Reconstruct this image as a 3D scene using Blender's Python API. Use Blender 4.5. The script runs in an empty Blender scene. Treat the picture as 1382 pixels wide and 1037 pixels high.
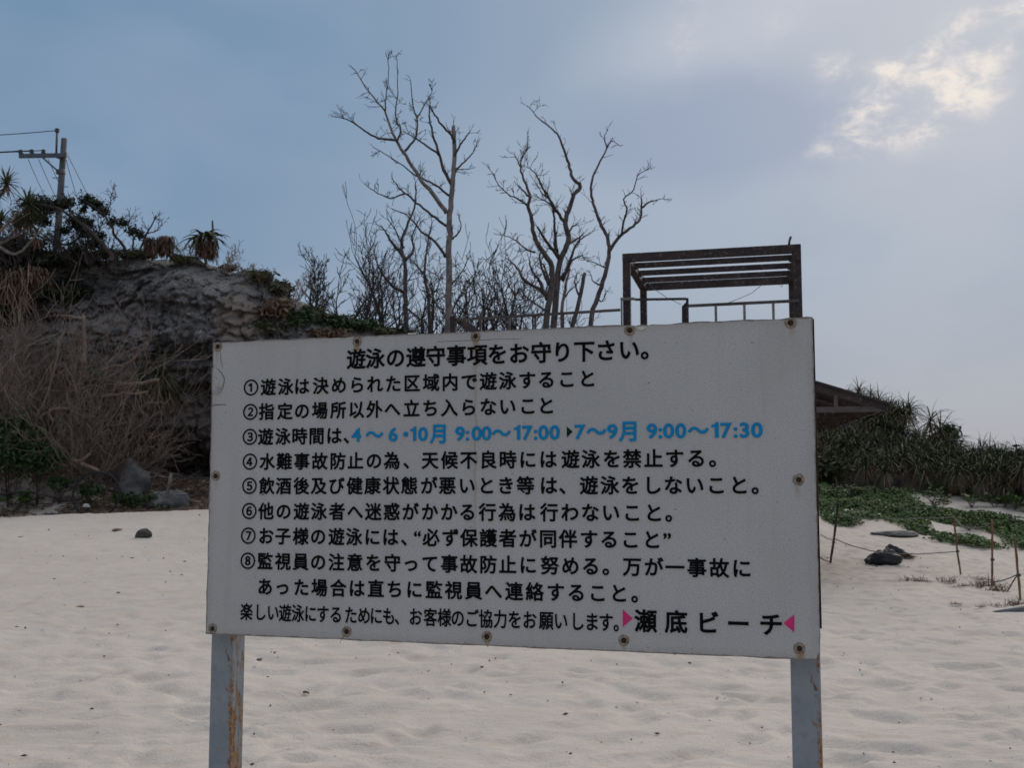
import bpy, math, random
import numpy as np
from mathutils import Vector, Matrix, noise
from mathutils.bvhtree import BVHTree

# ------------------------------------------------------------------ camera
scene = bpy.context.scene
COL = scene.collection
PITCH = math.radians(5.3)
EYE = Vector((0, 0, 1.6))
F = 1500.0
cam_d = bpy.data.cameras.new('camera')
cam = bpy.data.objects.new('camera', cam_d)
COL.objects.link(cam)
cam.location = EYE
cam.rotation_euler = (math.radians(90) + PITCH, 0, 0)
cam_d.sensor_width = 36
cam_d.lens = F / 1382 * 36
cam_d.clip_start = 0.05
cam_d.clip_end = 3000
cam_d.dof.use_dof = True
cam_d.dof.focus_distance = 3.2
cam_d.dof.aperture_fstop = 13.0
scene.camera = cam

# ------------------------------------------------------------------ node helpers
class NT:
    def __init__(s, tree):
        s.t = tree; s.n = tree.nodes; s.l = tree.links
    def new(s, typ, **kw):
        n = s.n.new(typ)
        for k, v in kw.items():
            setattr(n, k, v)
        return n
    def put(s, node, key, val):
        if val is None: return
        i = node.inputs[key]
        if hasattr(val, 'is_output') or isinstance(val, bpy.types.NodeSocket):
            s.l.new(val, i)
        else:
            i.default_value = val
    def math(s, op, a, b=None, c=None, clamp=False):
        n = s.new('ShaderNodeMath', operation=op, use_clamp=clamp)
        s.put(n, 0, a)
        if b is not None: s.put(n, 1, b)
        if c is not None: s.put(n, 2, c)
        return n.outputs[0]
    def vmath(s, op, a, b=None):
        n = s.new('ShaderNodeVectorMath', operation=op)
        s.put(n, 0, a)
        if b is not None:
            if op == 'SCALE': s.put(n, 'Scale', b)
            else: s.put(n, 1, b)
        return n.outputs['Value'] if op in ('DOT_PRODUCT', 'LENGTH', 'DISTANCE') else n.outputs[0]
    def mix(s, f, a, b, mode='MIX'):
        n = s.new('ShaderNodeMix', data_type='RGBA', blend_type=mode)
        s.put(n, 'Factor', f)
        ii = [i for i in n.inputs if i.type == 'RGBA']
        for i, v in zip(ii, (a, b)):
            if isinstance(v, bpy.types.NodeSocket): s.l.new(v, i)
            else: i.default_value = (v[0], v[1], v[2], 1)
        return [o for o in n.outputs if o.type == 'RGBA'][0]
    def smooth(s, v, a, b, lo=0.0, hi=1.0):
        n = s.new('ShaderNodeMapRange', interpolation_type='SMOOTHSTEP')
        s.put(n, 'Value', v); s.put(n, 'From Min', a); s.put(n, 'From Max', b)
        s.put(n, 'To Min', lo); s.put(n, 'To Max', hi)
        return n.outputs[0]
    def noise(s, vec, scale, detail=4, rough=0.55, dist=0.0):
        n = s.new('ShaderNodeTexNoise')
        s.put(n, 'Vector', vec); s.put(n, 'Scale', scale); s.put(n, 'Detail', detail)
        s.put(n, 'Roughness', rough); s.put(n, 'Distortion', dist)
        return n.outputs[0]
    def sep(s, v):
        n = s.new('ShaderNodeSeparateXYZ'); s.put(n, 0, v); return n.outputs
    def mapping(s, v, scale=(1, 1, 1), rot=(0, 0, 0), loc=(0, 0, 0)):
        n = s.new('ShaderNodeMapping'); s.put(n, 'Vector', v); s.put(n, 'Scale', scale)
        s.put(n, 'Rotation', rot); s.put(n, 'Location', loc)
        return n.outputs[0]

def ray(px, py):
    cx = (px - 691) / F; cy = -(py - 518.5) / F
    c, s = math.cos(PITCH), math.sin(PITCH)
    return Vector((cx, c - cy * s, s + cy * c))
def P(px, py, Y):
    d = ray(px, py)
    return EYE + d * (Y / d.y)

# ------------------------------------------------------------------ world, sun, exposure
SUN_EL, SUN_AZ = math.radians(30), math.radians(24)      # to the front right, behind the cloud
w = bpy.data.worlds.new('World'); scene.world = w; w.use_nodes = True
T = NT(w.node_tree)
bg = T.n['Background']; bg.inputs['Strength'].default_value = 0.1
sky = T.new('ShaderNodeTexSky', sky_type='NISHITA')
sky.sun_disc = False; sky.sun_elevation = SUN_EL; sky.sun_rotation = SUN_AZ
sky.air_density = 1.2; sky.dust_density = 2.0; sky.ozone_density = 1.5
D = T.vmath('NORMALIZE', T.new('ShaderNodeTexCoord').outputs['Generated'])
dx, dy, dz = T.sep(D)
def rdir(px, py):
    v = ray(px, py).normalized(); return (v.x, v.y, v.z)
warp = T.noise(T.mapping(D, (1, 1, 1.6)), 3.0, 5, 0.5, 0.0)
w3n = T.new('ShaderNodeTexNoise'); T.put(w3n, 'Vector', D); T.put(w3n, 'Scale', 5.0); T.put(w3n, 'Detail', 4)
Dw = T.vmath('ADD', D, T.vmath('SCALE', T.vmath('SUBTRACT', w3n.outputs['Color'], (0.5, 0.5, 0.5)), 0.055))
# azimuth and elevation of every direction, slightly warped, so that single clouds can be set in the sky
wx, wy, wz = T.sep(Dw)
AZ = T.math('ARCTAN2', wx, wy)
EL = T.math('ARCSINE', wz)
def azel(px, py):
    v = ray(px, py).normalized(); return math.atan2(v.x, v.y), math.asin(v.z)
def lobe(px, py, rx, ry, rot, hard=0.3):
    '''soft ellipse on the sky: 1 inside, 0 outside'''
    a, b = azel(px, py); c, s_ = math.cos(math.radians(rot)), math.sin(math.radians(rot))
    du = T.math('SUBTRACT', AZ, a); dv = T.math('SUBTRACT', EL, b)
    u = T.math('ADD', T.math('MULTIPLY', du, c * F / rx), T.math('MULTIPLY', dv, s_ * F / rx))
    v = T.math('ADD', T.math('MULTIPLY', du, -s_ * F / ry), T.math('MULTIPLY', dv, c * F / ry))
    d = T.math('SQRT', T.math('ADD', T.math('MULTIPLY', u, u), T.math('MULTIPLY', v, v)))
    return T.smooth(d, 1.25, hard)
side = T.smooth(dx, -0.42, 0.42)
layer = T.mix(side, (0.150, 0.262, 0.405), (0.300, 0.372, 0.480))
soft = T.noise(T.mapping(Dw, (1.2, 1.2, 2.6), (0, 0.25, 0)), 3.2, 3, 0.45)
layer = T.mix(T.smooth(soft, 0.40, 0.66, 0, 0.35), layer, (0.345, 0.410, 0.535))
soft2 = T.noise(T.mapping(Dw, (1.0, 1.0, 2.2), (0, -0.2, 0.5)), 5.5, 4, 0.5)
layer = T.mix(T.smooth(soft2, 0.48, 0.72, 0, 0.40), layer, (0.205, 0.290, 0.425))
# low hazy band over the land
layer = T.mix(T.smooth(dz, 0.24, 0.02, 0, 0.60), layer, (0.275, 0.315, 0.400))
layer = T.mix(T.math('MULTIPLY', lobe(720, 300, 420, 190, 8, 0.0), 0.45), layer, (0.350, 0.425, 0.535))
veil = T.math('MULTIPLY', lobe(985, 50, 240, 85, 10, 0.1), T.smooth(soft2, 0.30, 0.60, 0.35, 1))
layer = T.mix(T.math('MULTIPLY', veil, 0.8), layer, (0.430, 0.480, 0.570))
layer = T.mix(T.math('MULTIPLY', lobe(1265, 140, 260, 170, 25, 0.1), 0.45), layer, (0.415, 0.455, 0.535))
# one long blue-grey cloud with a firmer upper edge
dk = lobe(965, 185, 245, 78, -4, 0.45)
layer = T.mix(T.math('MULTIPLY', dk, 0.85), layer, (0.225, 0.300, 0.445))
# broken bright cloud where the sun stands behind it
tex = T.noise(T.mapping(Dw, (1.0, 1.0, 1.5), (0, -0.5, 0), (2.3, 0.4, 1.1)), 17.0, 9, 0.64, 0.35)
fine = T.noise(T.mapping(D, (1.0, 1.0, 1.3), (0, -0.5, 0), (1.3, 2.4, 5.1)), 42.0, 6, 0.6, 0.3)
body = T.math('MAXIMUM', lobe(1285, 90, 235, 58, 34, 0.2), T.math('MAXIMUM', lobe(1240, 140, 140, 80, 10, 0.2), lobe(1375, 20, 110, 50, 32, 0.2)))
body = T.math('MAXIMUM', body, T.math('MAXIMUM', T.math('MULTIPLY', lobe(1135, 210, 85, 24, 18, 0.0), 0.65), T.math('MULTIPLY', lobe(1130, 106, 42, 32, 0, 0.0), 0.65)))
body = T.math('MAXIMUM', body, T.math('MULTIPLY', T.math('MAXIMUM', lobe(1066, 45, 95, 28, 58, 0.0), lobe(934, 55, 95, 40, 80, 0.0)), 0.50))
shred = T.smooth(T.math('ADD', T.math('ADD', T.math('MULTIPLY', tex, 0.85), T.math('MULTIPLY', fine, 0.36)), T.math('MULTIPLY', body, 0.06)), 0.53, 0.78)
mid = T.noise(T.mapping(Dw, (1.0, 1.0, 2.0), (0, -0.6, 0), (8.3, 1.4, 3.1)), 24.0, 7, 0.62, 0.5)
br = T.math('MULTIPLY', T.math('MULTIPLY', shred, T.smooth(mid, 0.36, 0.62, 0.30, 1.0)), T.smooth(body, 0.0, 0.75))
layer = T.mix(T.math('MULTIPLY', br, 0.85), layer, (0.56, 0.55, 0.59))
layer = T.mix(T.math('MULTIPLY', T.math('POWER', br, 2.6), 0.75), layer, (0.78, 0.725, 0.66))
# away from the sun the overcast is dimmer
layer = T.mix(T.smooth(dy, 0.45, -0.6, 0, 0.38), layer, (0.13, 0.165, 0.22))
layer = T.mix(T.smooth(dz, 0.42, 0.75, 0, 0.7), layer, (0.345, 0.355, 0.375))
zen = T.smooth(dz, 0.40, 0.95, 1.0, 2.3)
layer = T.vmath('SCALE', layer, T.math('MULTIPLY', zen, 10.0))
final = T.mix(0.93, sky.outputs[0], layer)
T.l.new(final, bg.inputs['Color'])

sun_d = bpy.data.lights.new('sun', 'SUN'); sun_d.energy = 1.4; sun_d.angle = math.radians(40)
sun_d.color = (1.0, 0.89, 0.78)
sun = bpy.data.objects.new('sun', sun_d); COL.objects.link(sun)
sdir = Vector((math.sin(SUN_AZ) * math.cos(SUN_EL), math.cos(SUN_AZ) * math.cos(SUN_EL), math.sin(SUN_EL)))
sun.rotation_euler = sdir.to_track_quat('Z', 'Y').to_euler()
sun.location = (10, 30, 30)
vs = scene.view_settings
vs.view_transform = 'Standard'; vs.look = 'None'; vs.exposure = 0; vs.gamma = 1; vs.use_curve_mapping = False

# ------------------------------------------------------------------ materials
def mat(name, c1, c2=None, scale=4.0, rough=0.85, bump=0.0, bscale=30.0, c3=None, island=0.0, metal=0.0, spec=0.3, detail=6, coord='Object', thr=(0.35, 0.65), bdist=0.02):
    m = bpy.data.materials.new(name); m.use_nodes = True
    N = NT(m.node_tree); b = N.n['Principled BSDF']
    tc = N.new('ShaderNodeTexCoord').outputs[coord]
    col = c1
    if c2 is not None:
        col = N.mix(N.smooth(N.noise(tc, scale, detail), thr[0], thr[1]), c1, c2)
    if c3 is not None:
        col = N.mix(N.smooth(N.noise(tc, scale * 5.3, detail), 0.55, 0.68), col, c3)
    if island > 0:
        g = N.new('ShaderNodeNewGeometry').outputs['Random Per Island']
        k = N.new('ShaderNodeMapRange'); N.put(k, 'Value', g); N.put(k, 'To Min', 1 - island); N.put(k, 'To Max', 1 + island)
        if isinstance(col, tuple): col = N.mix(0.0, col, col)
        col = N.vmath('SCALE', col, k.outputs[0])
    if isinstance(col, tuple): b.inputs['Base Color'].default_value = (*col, 1)
    else: N.l.new(col, b.inputs['Base Color'])
    b.inputs['Roughness'].default_value = rough
    b.inputs['Metallic'].default_value = metal
    b.inputs['Specular IOR Level'].default_value = spec
    if bump > 0:
        bn = N.new('ShaderNodeBump'); bn.inputs['Strength'].default_value = bump; bn.inputs['Distance'].default_value = bdist
        N.l.new(N.noise(tc, bscale, 8), bn.inputs['Height']); N.l.new(bn.outputs[0], b.inputs['Normal'])
    return m

M = {}
M['bark_grey'] = mat('bark_grey', (0.27, 0.225, 0.205), (0.14, 0.115, 0.105), 5, 0.9, 0.5, 40)
M['bark_dark'] = mat('bark_dark', (0.085, 0.068, 0.063), (0.048, 0.038, 0.035), 5, 0.9, 0.4, 40)
M['bark_mid'] = mat('bark_mid', (0.13, 0.105, 0.098), (0.065, 0.052, 0.048), 5, 0.9, 0.5, 40)
M['bark_pale'] = mat('bark_pale', (0.23, 0.18, 0.15), (0.13, 0.10, 0.085), 5, 0.9, 0.5, 40)
M['twig_brown'] = mat('twig_brown', (0.165, 0.120, 0.096), (0.30, 0.228, 0.182), 3, 0.9, island=0.35)
M['leaf_green'] = mat('leaf_green', (0.035, 0.062, 0.022), (0.055, 0.085, 0.03), 1.2, 0.6, island=0.4)
M['leaf_olive'] = mat('leaf_olive', (0.060, 0.070, 0.034), (0.095, 0.092, 0.046), 1.0, 0.7, island=0.45)
M['leaf_dark'] = mat('leaf_dark', (0.020, 0.030, 0.016), (0.036, 0.044, 0.022), 1.0, 0.7, island=0.4)
M['leaf_fresh'] = mat('leaf_fresh', (0.062, 0.105, 0.024), (0.10, 0.15, 0.036), 1.2, 0.55, island=0.35)
M['leaf_brown'] = mat('leaf_brown', (0.12, 0.075, 0.05), (0.22, 0.145, 0.10), 1.5, 0.85, island=0.4)
M['leaf_straw'] = mat('leaf_straw', (0.26, 0.18, 0.125), (0.14, 0.095, 0.066), 1.5, 0.85, island=0.4)
M['strap_green'] = mat('strap_green', (0.052, 0.064, 0.028), (0.105, 0.105, 0.054), 1.3, 0.75, island=0.4)
M['brown_steel'] = mat('brown_steel', (0.030, 0.021, 0.022), (0.055, 0.035, 0.032), 3, 0.6, 0.4, 60, c3=(0.13, 0.095, 0.08))
M['rail_steel'] = mat('rail_steel', (0.065, 0.048, 0.046), (0.11, 0.09, 0.082), 3, 0.6, 0.2, 60)
M['rail_pale'] = mat('rail_pale', (0.26, 0.26, 0.25), (0.16, 0.14, 0.12), 6, 0.6)
M['roof_sheet'] = mat('roof_sheet', (0.045, 0.033, 0.032), (0.028, 0.021, 0.021), 1.2, 0.7, 0.2, 20)
M['deck_concrete'] = mat('deck_concrete', (0.28, 0.26, 0.24), (0.20, 0.185, 0.17), 2, 0.9, 0.3, 20)
M['pole_concrete'] = mat('pole_concrete', (0.12, 0.117, 0.115), (0.085, 0.082, 0.08), 2, 0.9, 0.2, 20)
M['galv'] = mat('galv', (0.16, 0.17, 0.18), (0.10, 0.11, 0.12), 6, 0.5, metal=0.4)
M['wire'] = mat('wire', (0.03, 0.03, 0.035), rough=0.6)
M['black_bag'] = mat('black_bag', (0.018, 0.020, 0.022), (0.032, 0.034, 0.036), 6, 0.5, 0.6, 18, bdist=0.03)
M['bamboo'] = mat('bamboo', (0.24, 0.12, 0.065), (0.12, 0.07, 0.045), 9, 0.7)
M['rope'] = mat('rope', (0.30, 0.29, 0.27), (0.06, 0.06, 0.06), 60, 0.9, thr=(0.45, 0.55))
M['dark_rope'] = mat('dark_rope', (0.07, 0.07, 0.065), (0.12, 0.11, 0.10), 20, 0.9)
M['hull'] = mat('hull', (0.12, 0.13, 0.145), (0.08, 0.09, 0.10), 5, 0.5, 0.2, 30)
M['stone_dark'] = mat('stone_dark', (0.085, 0.078, 0.07), (0.05, 0.046, 0.044), 9, 0.85, 0.6, 40)
M['stone_grey'] = mat('stone_grey', (0.19, 0.18, 0.17), (0.10, 0.095, 0.092), 4, 0.95, 0.9, 18, bdist=0.05)
M['shell'] = mat('shell', (0.62, 0.60, 0.57), (0.45, 0.42, 0.38), 20, 0.7)
M['wood_bit'] = mat('wood_bit', (0.16, 0.11, 0.08), (0.08, 0.055, 0.045), 10, 0.9)
M['driftwood'] = mat('driftwood', (0.27, 0.19, 0.15), (0.17, 0.12, 0.095), 6, 0.9, 0.5, 30)
M['black_hose'] = mat('black_hose', (0.012, 0.012, 0.013), rough=0.5)
M['ink_black'] = mat('ink_black', (0.006, 0.006, 0.007), rough=0.85, spec=0.05)
M['ink_blue'] = mat('ink_blue', (0.006, 0.225, 0.48), (0.010, 0.25, 0.53), 4, 0.8, spec=0.1)
M['ink_green'] = mat('ink_green', (0.004, 0.035, 0.022), rough=0.85, spec=0.05)
M['ink_pink'] = mat('ink_pink', (0.60, 0.035, 0.17), (0.70, 0.05, 0.22), 6, 0.8, spec=0.1)
M['bolt_hole'] = mat('bolt_hole', (0.012, 0.009, 0.009), (0.04, 0.025, 0.02), 90, 0.8)
M['bolt_ring'] = mat('bolt_ring', (0.34, 0.28, 0.21), (0.16, 0.11, 0.07), 120, 0.7, 0.4, 200, bdist=0.002)
M['crack'] = mat('crack', (0.05, 0.035, 0.028), rough=0.9)
M['bare_metal'] = mat('bare_metal', (0.55, 0.56, 0.57), (0.30, 0.27, 0.25), 60, 0.35, metal=0.5)
M['frame_dark'] = mat('frame_dark', (0.028, 0.018, 0.015), (0.06, 0.035, 0.025), 12, 0.85)

M['thatch_brown'] = mat('thatch_brown', (0.08, 0.05, 0.035), (0.17, 0.105, 0.07), 3, 0.9, island=0.4)
def rock_material():
    m = bpy.data.materials.new('limestone'); m.use_nodes = True
    N = NT(m.node_tree); b = N.n['Principled BSDF']
    g = N.new('ShaderNodeTexCoord').outputs['Object']
    a = N.noise(g, 0.55, 6, 0.6)
    col = N.mix(N.smooth(a, 0.38, 0.62), (0.15, 0.137, 0.13), (0.275, 0.256, 0.243))
    wv = N.new('ShaderNodeTexNoise'); N.put(wv, 'Vector', g); N.put(wv, 'Scale', 4.0); N.put(wv, 'Detail', 4)
    gw = N.vmath('ADD', g, N.vmath('SCALE', wv.outputs['Color'], 0.35))
    vo = N.new('ShaderNodeTexVoronoi'); N.put(vo, 'Vector', gw); N.put(vo, 'Scale', 5.5)
    v2 = N.new('ShaderNodeTexVoronoi'); N.put(v2, 'Vector', gw); N.put(v2, 'Scale', 13.0)
    pits = N.math('ADD', N.math('MULTIPLY', vo.outputs['Distance'], 0.65), N.math('MULTIPLY', v2.outputs['Distance'], 0.4))
    col = N.mix(N.smooth(N.noise(g, 6.0, 9, 0.78), 0.535, 0.59, 0, 0.90), col, (0.040, 0.036, 0.036))
    col = N.mix(N.smooth(N.noise(N.mapping(g, loc=(5, 1, 2)), 9.0, 9, 0.78), 0.545, 0.60, 0, 0.75), col, (0.43, 0.41, 0.395))
    col = N.mix(N.smooth(N.noise(N.mapping(g, loc=(7, 3, 1)), 0.9, 5), 0.55, 0.7, 0, 0.5), col, (0.20, 0.145, 0.115))
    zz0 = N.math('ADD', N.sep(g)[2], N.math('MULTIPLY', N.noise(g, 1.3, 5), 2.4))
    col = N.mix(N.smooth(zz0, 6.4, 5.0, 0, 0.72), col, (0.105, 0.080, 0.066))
    # freshly broken beige patch under the ledge near the board
    pc_ = P(322, 432, 28.6)
    dd = N.vmath('LENGTH', N.vmath('MULTIPLY', N.vmath('SUBTRACT', gw, (pc_.x + .17, pc_.y, pc_.z + .17)), (1.6, 0.4, 1.3)))
    col = N.mix(N.smooth(dd, 1.0, 0.75, 0, 0.75), col, (0.31, 0.25, 0.205))
    x, y, z = N.sep(g)
    h = N.math('ADD', N.math('MULTIPLY', N.noise(g, 6, 10, 0.7), 0.7), N.math('MULTIPLY', pits, 0.5))
    bn = N.new('ShaderNodeBump'); bn.inputs['Strength'].default_value = 1.0; bn.inputs['Distance'].default_value = 0.16
    N.l.new(h, bn.inputs['Height']); N.l.new(bn.outputs[0], b.inputs['Normal'])
    N.l.new(col, b.inputs['Base Color']); b.inputs['Roughness'].default_value = 0.95
    b.inputs['Specular IOR Level'].default_value = 0.15
    return m
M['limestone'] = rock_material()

def sand_material():
    m = bpy.data.materials.new('coral_sand'); m.use_nodes = True
    N = NT(m.node_tree); b = N.n['Principled BSDF']
    g = N.new('ShaderNodeTexCoord').outputs['Object']
    x, y, z = N.sep(g)
    a = N.noise(g, 0.5, 5, 0.6)
    col = N.mix(N.smooth(a, 0.35, 0.65), (0.67, 0.58, 0.492), (0.605, 0.525, 0.445))
    col = N.mix(N.smooth(N.noise(N.mapping(g, (1, 2.4, 1)), 3.2, 5, 0.6), 0.50, 0.68, 0, 0.40), col, (0.58, 0.42, 0.32))
    col = N.mix(N.smooth(N.noise(g, 90, 3, 0.6), 0.42, 0.62, 0, 0.30), col, (0.42, 0.36, 0.31))
    # dark grains and crumbs
    col = N.mix(N.smooth(N.noise(g, 42, 2, 0.5), 0.715, 0.75, 0, 0.75), col, (0.12, 0.085, 0.065))
    col = N.mix(N.smooth(N.noise(g, 130, 2, 0.5), 0.70, 0.74, 0, 0.6), col, (0.15, 0.11, 0.09))
    col = N.mix(N.smooth(N.noise(N.mapping(g, loc=(4, 9, 0)), 75, 2, 0.5), 0.72, 0.75, 0, 0.8), col, (0.8, 0.78, 0.75))
    # leaf mould and soil up the bank behind the beach crest
    soil = N.noise(g, 2.6, 7, 0.65)
    far = N.smooth(y, 24.2, 27.0, 0.0, 1.0)
    lft = N.smooth(x, 4.0, -2.0, 0.0, 1.0)
    sf = N.math('MULTIPLY', N.math('MULTIPLY', far, lft), N.smooth(soil, 0.42, 0.56))
    rf = N.math('MULTIPLY', N.smooth(y, 33.0, 37.0), N.smooth(soil, 0.36, 0.5))
    rf = N.math('MULTIPLY', rf, N.smooth(x, 2.0, 5.0))
    col = N.mix(N.math('MAXIMUM', sf, rf), col, (0.10, 0.075, 0.055))
    N.l.new(col, b.inputs['Base Color']); b.inputs['Roughness'].default_value = 0.95
    b.inputs['Specular IOR Level'].default_value = 0.1
    h = N.math('ADD', N.math('MULTIPLY', N.noise(N.mapping(g, (1, 1.5, 1)), 7, 6, 0.6), 0.7), N.math('MULTIPLY', N.noise(g, 60, 4, 0.6), 0.16))
    bn = N.new('ShaderNodeBump'); bn.inputs['Strength'].default_value = 0.9; bn.inputs['Distance'].default_value = 0.035
    N.l.new(h, bn.inputs['Height']); N.l.new(bn.outputs[0], b.inputs['Normal'])
    return m
M['sand'] = sand_material()

def post_material():
    m = bpy.data.materials.new('grey_painted_steel_rusting'); m.use_nodes = True
    N = NT(m.node_tree); b = N.n['Principled BSDF']
    g = N.new('ShaderNodeTexCoord').outputs['Object']
    x, y, z = N.sep(g)
    col = N.mix(N.smooth(N.noise(g, 9, 6), 0.35, 0.65), (0.200, 0.232, 0.262), (0.250, 0.275, 0.300))
    col = N.mix(N.smooth(N.noise(g, 60, 5, 0.6), 0.52, 0.68, 0, 0.5), col, (0.17, 0.185, 0.20))
    # rust along the right-hand corner and the side face
    edge = N.math('MULTIPLY', N.smooth(N.math('ADD', x, N.math('MULTIPLY', N.math('SUBTRACT', N.noise(g, 30, 6), 0.5), 0.03)), 0.022, 0.037), 1.0)
    r1 = N.math('MULTIPLY', edge, N.smooth(N.noise(N.mapping(g, (1, 1, 0.22)), 45, 7, 0.7), 0.44, 0.56))
    r2 = N.smooth(N.noise(N.mapping(g, (1, 1, 0.5)), 38, 6, 0.65), 0.61, 0.66)
    rr = N.math('MAXIMUM', r1, r2)
    rust = N.mix(N.smooth(N.noise(g, 120, 4), 0.4, 0.6), (0.36, 0.165, 0.035), (0.14, 0.065, 0.025))
    col = N.mix(N.math('MULTIPLY', rr, 0.9), col, rust)
    N.l.new(col, b.inputs['Base Color'])
    N.put(b, 'Roughness', N.smooth(rr, 0, 1, 0.45, 0.9))
    bn = N.new('ShaderNodeBump'); bn.inputs['Strength'].default_value = 0.5; bn.inputs['Distance'].default_value = 0.002
    N.l.new(N.math('ADD', rr, N.noise(g, 80, 4)), bn.inputs['Height']); N.l.new(bn.outputs[0], b.inputs['Normal'])
    return m
M['post'] = post_material()

# ------------------------------------------------------------------ mesh helpers
class MB:
    def __init__(s): s.v = []; s.f = []; s.m = []; s.cur = 0
    def face(s, *idx): s.f.append(idx); s.m.append(s.cur)
    def tube(s, pts, rad, sides=5, cap=True):
        pts = [Vector(p) for p in pts]
        n = len(pts)
        if not hasattr(rad, '__len__'): rad = [rad] * n
        base = len(s.v)
        ref = None
        for i, p in enumerate(pts):
            t = (pts[min(i + 1, n - 1)] - pts[max(i - 1, 0)])
            if t.length < 1e-9: t = Vector((0, 0, 1))
            t.normalize()
            if ref is None:
                ref = t.cross(Vector((0.13, 1, 0.07)))
                if ref.length < 0.05: ref = t.cross(Vector((1, 0, 0)))
            a = (ref - t * ref.dot(t))
            if a.length < 1e-6: a = t.orthogonal()
            a.normalize(); ref = a; bb = t.cross(a)
            for k in range(sides):
                th = 2 * math.pi * k / sides
                s.v.append(p + (a * math.cos(th) + bb * math.sin(th)) * rad[i])
        for i in range(n - 1):
            for k in range(sides):
                k2 = (k + 1) % sides
                s.face(base + i * sides + k, base + i * sides + k2, base + (i + 1) * sides + k2, base + (i + 1) * sides + k)
        if cap:
            s.face(*[base + k for k in range(sides)][::-1])
            s.face(*[base + (n - 1) * sides + k for k in range(sides)])
    def box(s, c, h, R=None, bev=0.0):
        c = Vector(c); R = R or Matrix.Identity(3)
        base = len(s.v)
        for z in (-1, 1):
            for x, y in ((-1, -1), (1, -1), (1, 1), (-1, 1)):
                s.v.append(c + R @ Vector((x * h[0], y * h[1], z * h[2])))
        b = base
        for q in ((3, 2, 1, 0), (4, 5, 6, 7), (0, 1, 5, 4), (1, 2, 6, 5), (2, 3, 7, 6), (3, 0, 4, 7)):
            s.face(*[b + i for i in q])
    def bar(s, p, q, wx, wz):
        """box section from p to q, wx wide (horizontal), wz deep (vertical-ish)"""
        p = Vector(p); q = Vector(q); t = (q - p); L = t.length; t.normalize()
        up = Vector((0, 0, 1)) if abs(t.z) < 0.9 else BARREF
        x = t.cross(up).normalized(); z = x.cross(t).normalized()
        R = Matrix((x, t, z)).transposed()
        s.box((p + q) / 2, (wx / 2, L / 2, wz / 2), R)
    def leaf(s, p, d, L, wd, droop, segs=4, fold=0.25, side=None):
        """strap leaf, folded along its middle, bending down by droop"""
        p = Vector(p); d = Vector(d).normalized()
        sd = d.cross(Vector((0, 0, 1)))
        if sd.length < 0.05: sd = Vector((1, 0, 0))
        sd.normalize(); base = len(s.v)
        for i in range(segs + 1):
            u = i / segs
            ww = wd * (1 - u) ** 0.6 * (0.6 + 0.4 * min(1, u * 5)) + 0.001
            nrm = sd.cross(d).normalized()
            s.v += [p - sd * ww, p - nrm * ww * fold * 2, p + sd * ww]
            d = (d + Vector((0, 0, -droop / segs * (0.5 + u * 1.5)))).normalized()
            p = p + d * (L / segs)
        for i in range(segs):
            a = base + i * 3
            s.face(a, a + 1, a + 4, a + 3); s.face(a + 1, a + 2, a + 5, a + 4)
    def blade(s, c, n, up, w_, h_):
        """small broad leaf: a bent six-sided blade"""
        n = n.normalized(); x = n.cross(up)
        if x.length < 0.01: x = n.orthogonal()
        x.normalize(); y = x.cross(n).normalized(); b = len(s.v)
        s.v += [c - y * h_, c + x * w_ * .8 - y * h_ * .2 + n * w_ * .3, c + x * w_ * .6 + y * h_ * .5 + n * w_ * .25, c + y * h_,
                c - x * w_ * .6 + y * h_ * .5 + n * w_ * .25, c - x * w_ * .8 - y * h_ * .2 + n * w_ * .3]
        s.face(b, b + 1, b + 2, b + 3); s.face(b, b + 3, b + 4, b + 5)
    def build(s, name, mats, parent=None, smooth=True, loc=None):
        me = bpy.data.meshes.new(name)
        me.from_pydata([tuple(v) for v in s.v], [], s.f)
        if not isinstance(mats, (list, tuple)): mats = [mats]
        for m_ in mats: me.materials.append(m_)
        if len(mats) > 1: me.polygons.foreach_set('material_index', s.m)
        if smooth: me.polygons.foreach_set('use_smooth', [True] * len(me.polygons))
        me.update()
        o = bpy.data.objects.new(name, me); COL.objects.link(o)
        if parent is not None: o.parent = parent
        if loc is not None: o.location = loc
        return o
BARREF = Vector((0, 1, 0))

def rebase(mb, origin, R=None):
    o = Vector(origin); Ri = R.transposed() if R else None
    mb.v = [(Ri @ (Vector(v) - o)) if Ri else (Vector(v) - o) for v in mb.v]
    return mb

def tag(o, label=None, cat=None, group=None, kind=None):
    if label: o['label'] = label
    if cat: o['category'] = cat
    if group: o['group'] = group
    if kind: o['kind'] = kind
    return o
def empty(name, loc, rz=0.0):
    o = bpy.data.objects.new(name, None); COL.objects.link(o)
    o.location = loc; o.rotation_euler = (0, 0, rz); o.empty_display_size = 0.2
    return o
def copy_tree(o, parent=None):
    c = o.copy(); COL.objects.link(c)
    if parent is not None: c.parent = parent
    for ch in list(o.children): copy_tree(ch, c)
    return c

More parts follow.
